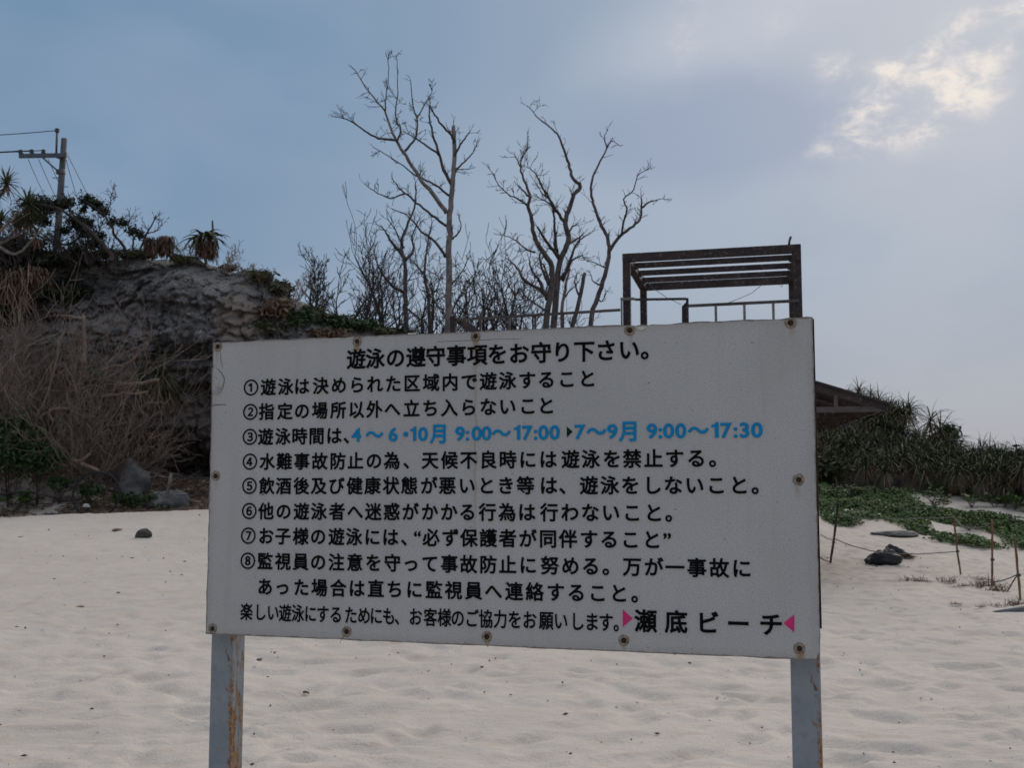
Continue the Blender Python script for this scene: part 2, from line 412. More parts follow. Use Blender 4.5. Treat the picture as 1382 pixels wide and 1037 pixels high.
# ------------------------------------------------------------------ the ground
def sstep(a, b, x):
    t = np.clip((x - a) / (b - a), 0, 1); return t * t * (3 - 2 * t)
LY = [-60, 7, 12, 17, 21, 23.0, 24.3, 26, 28, 31, 40, 300]; LZ = [-0.3, 0, 0.22, .56, .94, 1.08, 0.93, 1.28, 1.75, 2.1, 2.3, 3]
RY = [-60, 7, 15, 22, 26, 30, 35, 45, 60, 300]; RZ = [-0.3, 0, 0, 0.05, .45, 0.95, 1.45, 2.0, 2.4, 3.0]
def ground_base(X, Y):
    X = np.asarray(X, float); Y = np.asarray(Y, float)
    l = (np.interp(Y - 0.35, LY, LZ) + np.interp(Y, LY, LZ) + np.interp(Y + 0.35, LY, LZ)) / 3
    r = (np.interp(Y - 1.2, RY, RZ) + np.interp(Y, RY, RZ) + np.interp(Y + 1.2, RY, RZ)) / 3
    l = l + 0.036 * np.clip(X + 8.3, -6, 4) * np.exp(-((Y - 23) / 3.5) ** 2)
    wgt = sstep(-3.5, 4.5, X)
    # the bank climbs at the far left behind the crest
    l = l + sstep(-8.2, -11.5, X) * sstep(24.2, 27.5, Y) * 0.9
    r = r + sstep(8, 14, X) * sstep(24, 30, Y) * 0.25
    return l * (1 - wgt) + r * wgt
def gz(x, y): return float(ground_base(x, y))
def G(px, py):
    d = ray(px, py); last = None
    t = 4.0
    while t < 90:
        p = EYE + d * (t / d.y)
        if p.z < gz(p.x, p.y):
            a, b = t - 0.1, t
            for _ in range(12):
                mid = (a + b) / 2; q = EYE + d * (mid / d.y)
                if q.z < gz(q.x, q.y): b = mid
                else: a = mid
            q = EYE + d * (b / d.y); q.z = gz(q.x, q.y); return q
        t += 0.1
    return None

def lattice(seed, n=256):
    return np.random.RandomState(seed).rand(n, n)
def vnoise(X, Y, s, seed):
    g = lattice(seed); n = g.shape[0]
    x = X / s + 1000.37; y = Y / s + 1000.71
    xi = np.floor(x).astype(int); yi = np.floor(y).astype(int); fx = x - xi; fy = y - yi
    fx = fx ** 3 * (fx * (fx * 6 - 15) + 10); fy = fy ** 3 * (fy * (fy * 6 - 15) + 10)
    a = g[xi % n, yi % n]; b = g[(xi + 1) % n, yi % n]; c = g[xi % n, (yi + 1) % n]; d = g[(xi + 1) % n, (yi + 1) % n]
    return (a * (1 - fx) + b * fx) * (1 - fy) + (c * (1 - fx) + d * fx) * fy - 0.5

def build_ground():
    ys = [-60, -30, -15, -6, 0, 2.5]
    y = 4.0
    while y < 26.5: ys.append(y); y *= 1.0042
    while y < 60: ys.append(y); y *= 1.012
    ys += [66, 75, 90, 120, 170, 260, 400, 700]
    xs = []
    x = 0.0; st = 0.038
    while x < 12.5: xs.append(x); x += st
    while x < 60: xs.append(x); x += st; st *= 1.06
    xs += [80, 120, 200, 350, 700]
    xs = [-q for q in xs[:0:-1]] + xs
    X, Y = np.meshgrid(np.array(xs), np.array(ys))
    Z = ground_base(X, Y)
    # trampled, wind-softened footprints
    c_, s_ = math.cos(0.35), math.sin(0.35)
    U = X * c_ + Y * s_; V = -X * s_ + Y * c_
    U = U + vnoise(X, Y, 0.8, 31) * 0.5; V = V + vnoise(X, Y, 0.8, 32) * 0.4
    n1 = vnoise(U, V * 1.15, 0.23, 1); n2 = vnoise(U, V, 0.14, 2); n3 = vnoise(U, V, 1.6, 3); n4 = vnoise(X, Y, 0.11, 4)
    rid = 0.5 - np.abs(vnoise(U, V * 1.3, 0.36, 5)) * 2
    amp = 1.0 - 0.55 * sstep(1, -4, X) * sstep(9, 14, Y)          # smoother up the left slope
    near = np.exp(-np.clip((Y - 24), 0, None) / 8.0)
    Z = Z + (n3 * 0.035 + amp * (np.minimum(n1, 0.06) * 0.092 + n2 * 0.030 + rid * 0.012 + n4 * 0.007)) * near
    ny, nx = X.shape
    co = np.stack([X, Y, Z], -1).reshape(-1, 3)
    i = np.arange((ny - 1) * (nx - 1)); r = i // (nx - 1); c = i % (nx - 1)
    a = r * nx + c
    fc = np.stack([a, a + 1, a + nx + 1, a + nx], -1)
    me = bpy.data.meshes.new('sand_ground')
    me.vertices.add(len(co)); me.vertices.foreach_set('co', co.ravel())
    me.loops.add(fc.size); me.loops.foreach_set('vertex_index', fc.ravel())
    me.polygons.add(len(fc)); me.polygons.foreach_set('loop_start', np.arange(len(fc)) * 4)
    me.polygons.foreach_set('use_smooth', np.ones(len(fc), bool))
    me.update(calc_edges=True); me.materials.append(M['sand'])
    o = bpy.data.objects.new('sand_ground', me); COL.objects.link(o)
    tag(o, kind='structure')
build_ground()

# ------------------------------------------------------------------ the limestone cliff
CX = [-40, -16, -13.5, -12.2, -11.4, -10.6, -8.8, -8.0, -7.2, -6.8, -6.0, -5.2, -4.2, -2.0, 0, 3, 6, 9, 14]
CT = [8.6, 8.0, 7.7, 7.6, 7.65, 7.82, 7.70, 7.58, 7.40, 7.18, 6.80, 6.15, 5.90, 5.50, 5.1, 4.3, 3.3, 1.2, -0.6]
FXY = [-40, -14, -11, -7.6, -6, -3, 3, 14]
FYY = [25.5, 27.6, 28.2, 28.2, 28.6, 29.3, 30, 36]
def cliff_top(x): return float(np.interp(x, CX, CT))
def cliff_foot(x): return float(np.interp(x, FXY, FYY))
def plateau(x, y):
    yf = cliff_foot(x) + 1.6
    base = cliff_top(x)
    t = max(0.0, y - yf)
    return base + (0.05 * t if x < -6 else -0.012 * t) * (1 if t < 40 else 40 / t)
def build_cliff():
    xs = np.concatenate([np.arange(-40, -14.5, 0.4), np.arange(-14.5, -1.5, 0.045), np.arange(-1.5, 14.1, 0.3)])
    vs_ = np.linspace(0, 1, 120)
    back = [0.25, .5, 0.8, 1.2, 1.7, 2.4, 3.2, 4.5, 6, 8, 11, 15, 20, 28, 40, 60]
    verts = []; nrow = len(vs_) + len(back)
    for x in xs:
        yf = cliff_foot(x); top = cliff_top(x) + 0.20 * noise.noise(Vector((x * 1.1, 5, 0))) + 0.09 * noise.noise(Vector((x * 3.7, 9, 0)))
        foot = gz(x, yf) - 0.8
        slope = float(sstep(-8.6, -11.0, np.array(x)))
        fine = -14.6 < x < -1.4
        for t in vs_:
            notch = float(np.interp(t, [0, .20, .235, .28, .5, .62, .66, .9, 1], [1.7, 1.6, .7, -0.1, 0.05, 0.30, -0.05, 0.45, 1.4]))
            sl = float(np.interp(t, [0, .3, .6, 1], [-1.6, -0.5, 0.5, 1.6]))
            y = yf + notch * (1 - slope) + sl * slope
            z = foot + (top - foot) * t
            p = Vector((x, y, z))
            if fine:
                q = p * 0.62 + Vector((3.1, 0, 1.7))
                d1 = noise.fractal(q, 0.9, 2.1, 4) * 0.42
                q2 = Vector((p.x * 1.9, p.y * 1.9, p.z * 2.5))
                d2 = (noise.voronoi(q2)[0][0] - 0.3) * 0.26
                q3 = p * 5.2
                d3 = (noise.voronoi(q3)[0][0] - 0.3) * 0.14 + noise.noise(p * 9) * 0.03
                n_a = noise.noise(Vector((p.x * .9, p.y, p.z * 1.5)) + Vector((0, 4, 0))); n_b = noise.noise(Vector((p.x * 2.3, p.y * 2, p.z * 3.1))); n_c = noise.noise(p * 5.5)
                crev = .34 * math.exp(-abs(n_a) * 16) + .20 * math.exp(-abs(n_b) * 13) + .10 * math.exp(-abs(n_c) * 10)
                zz_ = (z + .35 * noise.noise(Vector((p.x * .5, 1, p.z * .4)))) * .95; ledge = (zz_ - math.floor(zz_)) * .20
                dd = d1 * .8 + d2 * .8 + d3 * 1.6 + crev + ledge - .25 + noise.fractal(p * 4.3, .8, 2.2, 3) * .10
            else: dd = noise.fractal(p * 0.6, 0.9, 2.1, 3) * 0.4
            fade = 1 if t < 0.93 else 1 - (t - 0.93) / 0.07 * 0.5
            p.y += dd * fade; p.z += dd * 0.35 * (0 if t < .02 else 1)
            if fine: p.x += noise.noise(p * 2.3) * 0.10
            verts.append(p)
        for b in back:
            y = yf + 1.6 + b
            verts.append(Vector((x, y, plateau(x, y) + 0.22 * noise.noise(Vector((x * .9, y * .9, 2))) + (top - cliff_top(x)) * math.exp(-b))))
    me = bpy.data.meshes.new('rock_cliff')
    n = len(xs); f = []
    for i in range(n - 1):
        for j in range(nrow - 1):
            a = i * nrow + j; f.append((a, a + nrow, a + nrow + 1, a + 1))
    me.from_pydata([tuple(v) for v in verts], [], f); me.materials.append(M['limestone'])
    me.polygons.foreach_set('use_smooth', [True] * len(f)); me.update()
    o = bpy.data.objects.new('rock_cliff', me); COL.objects.link(o); tag(o, kind='structure')
    return BVHTree.FromPolygons(verts, f)
CLIFF = build_cliff()
def hit(px, py, tries=60):
    '''where the sight line meets the cliff; slides down to the rim if it passes above'''
    for k in range(tries):
        q = CLIFF.ray_cast(EYE, ray(px, py + k * 1.5).normalized())
        if q[0] is not None: return q[0].copy()
    return None

# ------------------------------------------------------------------ the sign
B0 = Vector((-0.92906, 3.4266, 1.15565)); YAW = math.radians(16.672); BW, BH = 1.8, 0.8923
ROT = Matrix.Rotation(-YAW, 3, 'Z')
bu = ROT @ Vector((1, 0, 0)); bn_ = ROT @ Vector((0, -1, 0))
def uv(px, py):
    d = ray(px, py); t = (B0 - EYE).dot(bn_) / d.dot(bn_); q = EYE + d * t - B0
    return q.dot(bu), q.z

sign = empty('notice_board', (B0.x, B0.y, 0), -YAW)
tag(sign, 'large weathered white swimming rules notice board on two rusting grey posts in the sand', 'sign')
SZ = B0.z
RIV = [(294, 468), (482, 461), (642, 454), (850, 446), (1067, 436), (291, 643), (1078, 648), (287, 849), (468, 853), (657, 860), (842, 865), (1079, 876)]
RUV = [uv(*p) for p in RIV]

def board_material():
    m = bpy.data.materials.new('weathered_white_board'); m.use_nodes = True
    N = NT(m.node_tree); b = N.n['Principled BSDF']
    g = N.new('ShaderNodeTexCoord').outputs['Object']
    x, y, z = N.sep(g)
    col = N.mix(N.smooth(N.noise(g, 2.2, 5), 0.35, 0.65), (0.465, 0.462, 0.455), (0.505, 0.50, 0.492))
    col = N.mix(N.smooth(N.noise(g, 320, 3, 0.6), 0.44, 0.58, 0, 0.50), col, (0.30, 0.285, 0.27))
    col = N.mix(N.smooth(N.noise(g, 250, 2, 0.5), 0.61, 0.67, 0, 0.40), col, (0.20, 0.155, 0.125))
    col = N.mix(N.smooth(N.noise(N.mapping(g, loc=(3, 1, 5)), 90, 2, 0.5), 0.70, 0.74, 0, 0.7), col, (0.14, 0.095, 0.07))
    col = N.mix(N.smooth(N.noise(N.mapping(g, (1, 1, 0.6), loc=(1, 4, 2)), 3.4, 7, 0.7), 0.50, 0.68, 0, 0.28), col, (0.36, 0.345, 0.325))
    # faint vertical rain marks
    col = N.mix(N.smooth(N.noise(N.mapping(g, (1, 1, 0.06)), 22, 5, 0.6), 0.50, 0.72, 0, 0.18), col, (0.30, 0.285, 0.26))
    wob = N.math('MULTIPLY', N.math('SUBTRACT', N.noise(g, 14, 4), 0.5), 0.03)
    xx = N.math('ADD', x, wob)
    grain = N.noise(N.mapping(g, (1, 1, 0.25)), 110, 5, 0.7)
    streaks = [(1, .05, .008, 1.0), (2, .12, .007, .9), (2, .80, .0035, .42), (3, .06, .004, .4), (4, .05, .006, .35), (6, .06, .005, .45), (0, .06, .004, .4),
               (8, .02, .004, .3), (9, .04, .005, .9), (10, .035, .005, .6), (11, .04, .009, 1.0), (5, .05, .004, .35)]
    tot = None
    for k, L, wd, st in streaks:
        x0, z0 = RUV[k]
        a = N.math('ABSOLUTE', N.math('SUBTRACT', xx, x0))
        ma = N.smooth(a, wd * 2.0, wd * 0.4, 0, st)
        mz = N.math('MULTIPLY', N.smooth(z, z0 - L, z0 - L * .45), N.smooth(z, z0 + 0.003, z0 - 0.006))
        t = N.math('MULTIPLY', ma, mz)
        tot = t if tot is None else N.math('MAXIMUM', tot, t)
    # rings of dirt and rust around every bolt
    ring = None
    for x0, z0 in RUV:
        dd = N.math('SQRT', N.math('ADD', N.math('POWER', N.math('SUBTRACT', x, x0), 2), N.math('POWER', N.math('SUBTRACT', z, z0), 2)))
        dd = N.math('ADD', dd, N.math('MULTIPLY', N.math('SUBTRACT', grain, 0.5), 0.012))
        t = N.smooth(dd, 0.0172, 0.0142, 0, 0.75)
        ring = t if ring is None else N.math('MAXIMUM', ring, t)
    # grime creeping in from the edges
    ex = N.math('MINIMUM', x, N.math('SUBTRACT', BW, x)); ez = N.math('MINIMUM', z, N.math('SUBTRACT', BH, z))
    ed = N.math('ADD', N.math('MINIMUM', ex, ez), N.math('MULTIPLY', N.math('SUBTRACT', N.noise(g, 35, 6, 0.7), 0.5), 0.014))
    edge = N.smooth(ed, 0.006, 0.0005, 0, 0.75)
    col = N.mix(N.smooth(ed, 0.03, 0.0, 0, 0.22), col, (0.26, 0.22, 0.18))
    col = N.mix(edge, col, (0.13, 0.095, 0.075))
    col = N.mix(N.math('MULTIPLY', ring, 0.8), col, (0.12, 0.09, 0.065))
    rust = N.mix(N.smooth(grain, 0.4, 0.6), (0.26, 0.14, 0.05), (0.33, 0.25, 0.15))
    col = N.mix(N.math('MULTIPLY', N.math('MULTIPLY', tot, N.smooth(grain, 0.34, 0.48)), 0.95), col, rust)
    N.l.new(col, b.inputs['Base Color'])
    b.inputs['Roughness'].default_value = 0.5; b.inputs['Specular IOR Level'].default_value = 0.35
    bn = N.new('ShaderNodeBump'); bn.inputs['Strength'].default_value = 0.25; bn.inputs['Distance'].default_value = 0.002
    N.l.new(N.math('ADD', N.math('MULTIPLY', N.noise(g, 3, 3), 6.0), N.math('MULTIPLY', N.noise(g, 160, 3), 0.5)), bn.inputs['Height']); N.l.new(bn.outputs[0], b.inputs['Normal'])
    return m
M['board'] = board_material()
rnd = random.Random(5)

def build_board():
    # outline with nicked, chipped edges
    pts = []
    def edge(a, b, n, amp):
        a = Vector(a); b = Vector(b); t = (b - a).normalized(); nn = Vector((-t.y, t.x))
        for i in range(n):
            u = i / n
            k = noise.noise(Vector((a.x * 7 + u * 23, a.y * 5, 1))) * amp + noise.noise(Vector((u * 90, a.x * 3, a.y * 9))) * amp * .6
            pts.append(a.lerp(b, u) + nn * (k if i else 0))
    c = 0.012
    edge((0, 0), (BW - c * 1.2, 0.0), 90, 0.0022)
    edge((BW - c * 1.2, 0.0), (BW - 0.002, c * 2.4), 3, 0.001)
    edge((BW - 0.002, c * 2.4), (BW, BH), 50, 0.0022)
    edge((BW, BH), (0, BH), 110, 0.0035)
    edge((0, BH), (0, 0), 50, 0.0022)
    # notches along the top
    for px, wd, dp in ((870, .012, .008), (858, .004, .005), (1085, .006, .004), (1050, .010, .004), (556, .015, .003)):
        u0 = uv(px, 440)[0]
        for p in pts:
            if p.y > BH - 0.02 and abs(p.x - u0) < wd: p.y -= dp * (1 - abs(p.x - u0) / wd)
    mb = MB(); n = len(pts)
    for y in (0.0, 0.004):
        for p in pts: mb.v.append(Vector((p.x, y, p.y)))
    mb.f.append(tuple(range(n))); mb.m.append(0)
    mb.f.append(tuple(range(2 * n - 1, n - 1, -1))); mb.m.append(0)
    for i in range(n):
        j = (i + 1) % n; mb.face(i, i + n, j + n, j)
    o = mb.build('board_sheet', M['board'], sign, smooth=False, loc=(0, 0, SZ))
    # backing sheet, a little proud on the right, stopping short of the corner
    mb = MB()
    mb.box((BW / 2 + 0.0035, 0.0075, BH / 2 + 0.038), (BW / 2 - 0.0005, 0.003, BH / 2 - 0.042))
    mb.build('backing_sheet', M['frame_dark'], sign, smooth=False, loc=(0, 0, SZ))
    for z0 in (0.06, BH / 2, BH - 0.06):
        mb = MB(); mb.box((BW / 2, 0.0275, z0), (BW / 2 - 0.03, 0.0165, 0.02))
        mb.build('cross_rail', M['post'], sign, smooth=False, loc=(0, 0, SZ))
build_board()

def bevel_box(name, c, h, r, mt, parent, loc=(0, 0, 0)):
    import bmesh
    bm = bmesh.new(); bmesh.ops.create_cube(bm, size=1)
    bmesh.ops.scale(bm, vec=(h[0] * 2, h[1] * 2, h[2] * 2), verts=bm.verts)
    bmesh.ops.bevel(bm, geom=bm.edges[:], offset=r, segments=3, affect='EDGES', profile=0.5)
    me = bpy.data.meshes.new(name); bm.to_mesh(me); bm.free(); me.materials.append(mt)
    o = bpy.data.objects.new(name, me); COL.objects.link(o); o.parent = parent; o.location = Vector(c) + Vector(loc)
    return o
# posts: 75 mm square tube, standing behind the sheets
def uvy(px, py, y):
    d = ray(px, py); o = B0 - bn_ * y; t = (o - EYE).dot(bn_) / d.dot(bn_); return (EYE + d * t - o).dot(bu)
pl = uvy(284.6, 875, .045) + 0.0355; pr = uvy(1106.5, 900, .045) - 0.0395
for u0 in (pl, pr):
    yb = -0.6; yt = SZ + BH - 0.05
    bevel_box('post', (u0 + 0.002, 0.0825, (yb + yt) / 2), (0.0375, 0.0375, (yt - yb) / 2), 0.005, M['post'], sign)

def build_rivets():
    mb = MB(); S = 20
    prof = [(0.0135, 0.0), (0.0128, -0.0018), (0.0105, -0.0024), (0.0085, -0.0018), (0.0074, -0.0004)]
    for r, y in prof:
        for k in range(S):
            a = 2 * math.pi * k / S; mb.v.append(Vector((r * math.cos(a), y, r * math.sin(a))))
    for i in range(len(prof) - 1):
        for k in range(S):
            k2 = (k + 1) % S; mb.face(i * S + k, i * S + k2, (i + 1) * S + k2, (i + 1) * S + k)
    base = len(mb.v); mb.cur = 1
    for r, y in ((0.0074, -0.0004), (0.0068, -0.0003), (0.0045, -0.0015), (0.0001, -0.002)):
        for k in range(S):
            a = 2 * math.pi * k / S; mb.v.append(Vector((r * math.cos(a), y, r * math.sin(a))))
    for i in range(3):
        for k in range(S):
            k2 = (k + 1) % S; mb.face(base + i * S + k, base + i * S + k2, base + (i + 1) * S + k2, base + (i + 1) * S + k)
    first = mb.build('rivet', [M['bolt_ring'], M['bolt_hole']], sign)
    for i, (x, z) in enumerate(RUV):
        o = first if i == 0 else first.copy()
        if i: COL.objects.link(o); o.parent = sign
        o.location = (x, -0.0004, SZ + z); o.rotation_euler = (0, i * 1.3, 0)
        s = 1 + 0.06 * math.sin(i * 5); o.scale = (s, 1, s)
build_rivets()

# lettering ----------------------------------------------------------
GL = {}
def glyph(ch, bold):
    if (ch, bold) not in GL:
        c = bpy.data.curves.new('t', 'FONT'); c.body = ch; c.size = 1; c.bevel_depth = bold; c.bevel_resolution = 0; c.resolution_u = 4
        c.fill_mode = 'BOTH' if bold > 0 else 'FRONT'
        o = bpy.data.objects.new('t', c); COL.objects.link(o)
        bpy.context.view_layer.update()
        me = bpy.data.meshes.new_from_object(o.evaluated_get(bpy.context.evaluated_depsgraph_get()))
        v = np.array([tuple(q.co) for q in me.vertices]) if len(me.vertices) else np.zeros((0, 3))
        f = [tuple(p.vertices) for p in me.polygons]
        bpy.data.objects.remove(o); bpy.data.curves.remove(c); bpy.data.meshes.remove(me)
        GL[(ch, bold)] = (v, f)
    return GL[(ch, bold)]
# per line: text, em size (m), (x of each character centre in the photograph), y at first / last, ink, x squeeze
EM = 0.0530
LINES = [
 ('遊泳の遵守事項をお守り下さい。', 0.0625, [481, 506.5, 534, 561.5, 588, 616, 644, 671.5, 700.5, 730.4, 759, 788.6, 818, 849, 870], 484.8, 471.3, 'ink_black', 1.0, .025),
 ('①遊泳は決められた区域内で遊泳すること', EM, [339, 362.4, 385.7, 407.5, 433, 457.6, 482, 506, 531, 556, 582, 607.6, 633.4, 659, 685, 711.5, 737.6, 765, 792.7], 523.3, 511, 'ink_black', 1, .0245),
 ('②指定の場所以外へ立ち入らないこと', EM, [338.1, 359.9, 384.8, 407.8, 431.8, 456.7, 481, 505.5, 529.8, 555.6, 581, 606.6, 632.5, 659, 685, 712.4, 737.3], 556.3, 547.6, 'ink_black', 1, .0245),
 ('③遊泳時間は、', EM, [337.5, 358.7, 382, 404.4, 427.4, 451, 467.6], 590, 588, 'ink_black', 1, .0245),
 ('4〜6·10月', 0.0600, [481, 505.5, 530.7, 547.8, 557.8, 571, 592.7], 587, 585.5, 'ink_blue', .96, .029),
 ('9:00〜17:00', 0.0600, [621, 631, 643.4, 656.7, 676.7, 698, 712, 723, 733.6, 748.6], 585.2, 583.6, 'ink_blue', .96, .029),
 ('7〜9月', 0.0600, [783, 805, 826.5, 849.2], 582.8, 582, 'ink_blue', .96, .029),
 ('9:00〜17:30', 0.0600, [880, 891.2, 902.5, 918.8, 942.5, 965, 980.2, 992.6, 1004.8, 1021.6], 581.6, 580.2, 'ink_blue', .96, .029),
 ('④水難事故防止の為、天候不良時には遊泳を禁止する。', EM, [337.5, 360.9, 383.9, 407.5, 431.5, 456, 480, 504.9, 529.2, 548.5, 580.5, 606.7, 632.5, 659, 685.4, 712.4, 739.8, 770, 797.3, 826, 853.3, 882, 910.3, 939.8, 961.6], 623.5, 618.5, 'ink_black', 1, .0245),
 ('⑤飲酒後及び健康状態が悪いとき等は、遊泳をしないこと。', EM, [336.9, 360.2, 383, 406.9, 430.5, 454.2, 478.8, 503, 528, 552.5, 579, 603.9, 630.3, 656.7, 682.9, 709.3, 740.4, 759, 794.9, 822.9, 850.9, 880.7, 908.7, 937.4, 966.9, 997.4, 1019], 656.2, 655, 'ink_black', 1, .0245),
 ('⑥他の遊泳者へ迷惑がかかる行為は行わないこと。', EM, [336.6, 359.3, 383, 406.9, 430.5, 455, 479.4, 504, 528.9, 554, 580, 606, 631, 658, 684.7, 711, 741.3, 769.3, 796.7, 824.4, 853.3, 882.3, 902.5], 690.2, 692.5, 'ink_black', 1, .0245),
 ('⑦お子様の遊泳には、“必ず保護者が同伴すること”', EM, [335.3, 359.3, 382, 406, 429.6, 454.2, 478, 502.7, 527, 545.4, 563.4, 582, 608, 633, 659, 685.4, 712.4, 739.8, 766.8, 794.9, 822.2, 850.9, 879.8, 900.6], 723.5, 729, 'ink_black', 1, .0245),
 ('⑧監視員の注意を守って事故防止に努める。万が一事故に', EM, [334.7, 358, 382, 406, 429.6, 454.2, 479, 504.3, 529.8, 554.7, 580.5, 606.6, 632.5, 659, 685.4, 712.7, 742, 770, 797.3, 817.6, 853.3, 882.3, 910.9, 940.5, 970.6, 1001], 757.4, 767.5, 'ink_black', 1, .0245),
 ('あった場合は直ちに監視員へ連絡すること。', EM, [358, 381.4, 406.9, 431.2, 456.7, 481.6, 507.4, 532.9, 559.4, 585.8, 612.3, 639.3, 666, 694, 721.7, 750, 778, 806.7, 835.3, 856.5], 792.3, 801.6, 'ink_black', 1, .0245),
 ('楽しい遊泳にするためにも、', EM, [332.9, 351.5, 368.6, 385, 402.2, 419.3, 435.8, 453.6, 473.8, 491.5, 508, 525, 536], 826.2, 832.5, 'ink_black', .80, .018),
 ('お客様のご協力をお願いします。', EM, [561, 581, 599.8, 617.9, 637, 655.8, 675.4, 695, 714.9, 737.3, 757, 779.3, 798.9, 818, 831.6], 833, 840.6, 'ink_black', .80, .018),
 ('瀬底ビーチ', 0.0625, [871.4, 912.5, 955.4, 996.5, 1040.7], 838.5, 843.2, 'ink_black', 1, .026),
]
CIRC = '①②③④⑤⑥⑦⑧'
ONE = (np.array([(.15, -.02, 0), (.32, -.02, 0), (.32, .75, 0), (.20, .75, 0), (.16, .66, 0), (.0, .60, 0), (.0, .50, 0), (.15, .50, 0)], float), [tuple(range(8))])
CH = {}
def lettering():
    for text, em, xs, y0, y1, ink, sx, bold in LINES:
        row = empty('text_line', (0, -0.0016, SZ)); row.parent = sign
        for i, ch in enumerate(text):
            if i >= len(xs): break
            t = (xs[i] - xs[0]) / (xs[-1] - xs[0])
            cu, cv = uv(xs[i], y0 + (y1 - y0) * t)
            latin = ch in '0123456789:·'
            e_ = em
            bl = bold
            if ch in CIRC: e_ = em * 1.10; bl = .013
            if ch == '·': bl = .075
            vv, ff = ONE if ch == '1' else glyph(ch, bl)
            if len(vv) == 0: continue
            lo = vv.min(0); hi = vv.max(0)
            if latin or ch in CIRC or ch in '、。“”': gx = (lo[0] + hi[0]) / 2
            else: gx = 0.5
            gy = 0.38 if not (latin or ch in CIRC) else (0.36 if latin else (lo[1] + hi[1]) / 2)
            sq = sx
            if latin: e_ = em * 0.91; sq = sx * 1.16
            key = (ch, bl, e_, sq, ink)
            if key not in CH:
                me = bpy.data.meshes.new('character')
                me.from_pydata([((q[0] - gx) * e_ * sq, -q[2] * e_, (q[1] - gy) * e_) for q in vv], [], ff)
                me.materials.append(M[ink]); me.update(); CH[key] = me
            o = bpy.data.objects.new('character', CH[key]); COL.objects.link(o); o.parent = row; o.location = (cu, 0, cv)
lettering()
def tri(pts, ink):
    mb = MB()
    for p in pts:
        u, v = uv(*p); mb.v.append(Vector((u, 0, v)))
    mb.face(0, 1, 2); mb.build('arrow_mark', M[ink], sign, smooth=False, loc=(0, -0.0012, SZ))
tri([(840.6, 823.3), (840.6, 846.9), (854, 835.2)], 'ink_pink')
tri([(1072, 829.7), (1072, 854.2), (1057.6, 841.5)], 'ink_pink')
tri([(765, 576), (765, 590.8), (773, 583)], 'ink_green')

def ribbon(pts, wd, mt, name='crack'):
    mb = MB(); q = [Vector((uv(*p)[0], 0, uv(*p)[1])) for p in pts]
    for i, p in enumerate(q):
        t = (q[min(i + 1, len(q) - 1)] - q[max(i - 1, 0)]).normalized(); s = Vector((-t.z, 0, t.x))
        ww = wd * (0.35 + 0.65 * math.sin(math.pi * (i + .6) / (len(q) + .4)))
        mb.v += [p - s * ww, p + s * ww]
    for i in range(len(q) - 1): mb.face(2 * i, 2 * i + 1, 2 * i + 3, 2 * i + 2)
    mb.build(name, mt, sign, smooth=False, loc=(0, -0.0010, SZ))
ribbon([(284, 549), (288, 547.4), (294, 546.6), (300, 546.2), (305, 547.2)], .0010, M['crack'])
ribbon([(297.6, 474), (297.8, 481), (298.6, 488), (300.8, 497)], .0006, M['crack'])
ribbon([(293, 497), (299, 503), (302.6, 510), (302.8, 516), (301, 523), (299, 528)], .0009, M['crack'])
ribbon([(590, 0 + 462), (600, 461), (640, 459.6), (668, 458.2), (705, 457.4)], .0005, M['crack'])
ribbon([(459, 868), (463, 861), (465, 857)], .0007, M['crack'])
ribbon([(622, 874), (626, 870), (629, 866)], .0005, M['crack'])
def blister():
    mb = MB(); n, m_ = 14, 12
    for i in range(n + 1):
        for j in range(m_ + 1):
            u = i / n; v = j / m_
            py = 496 + (532 - 496) * v
            wdt = 1.0 - 0.25 * abs(v - .55) * 2
            px = 285.6 + (302 - 285.6) * u * (math.sin(math.pi * (0.12 + .80 * v)) ** .6) * wdt
            a, b = uv(px, py)
            h = 0.005 * math.sin(math.pi * min(1, u * 1.0)) * math.sin(math.pi * v) * (1 + .5 * math.sin(7 * v + 5 * u)) + 0.0012 * noise.noise(Vector((u * 6, v * 6, 0)))
            mb.v.append(Vector((a, -max(0.0003, h) - 0.0003, b)))
    for i in range(n):
        for j in range(m_):
            a = i * (m_ + 1) + j; mb.face(a, a + 1, a + m_ + 2, a + m_ + 1)
    mb.build('paint_blister', M['board'], sign, loc=(0, 0, SZ))
    mb = MB(); q = [(290, 527), (293, 523.5), (297, 524), (298.5, 528), (295, 531), (291, 531)]
    for p in q:
        a, b = uv(*p); mb.v.append(Vector((a, -0.0055, b)))
    mb.face(*range(6)); mb.build('bare_metal_chip', M['bare_metal'], sign, smooth=False, loc=(0, 0, SZ))
blister()
mb = MB()
for p in [(857, 441.5), (874, 441.0), (866, 446.5), (862, 445)]:
    a, b = uv(*p); mb.v.append(Vector((a, -0.002, b)))
mb.face(0, 1, 2, 3); mb.build('paint_flake', M['shell'], sign, smooth=False, loc=(0, 0, SZ))
mb = MB()
for p in [(551, 449.6), (563, 449.2), (562, 451.6), (550, 452)]:
    a, b = uv(*p); mb.v.append(Vector((a, -0.002, b)))
mb.face(0, 1, 2, 3); mb.build('paint_flake', M['shell'], sign, smooth=False, loc=(0, 0, SZ))

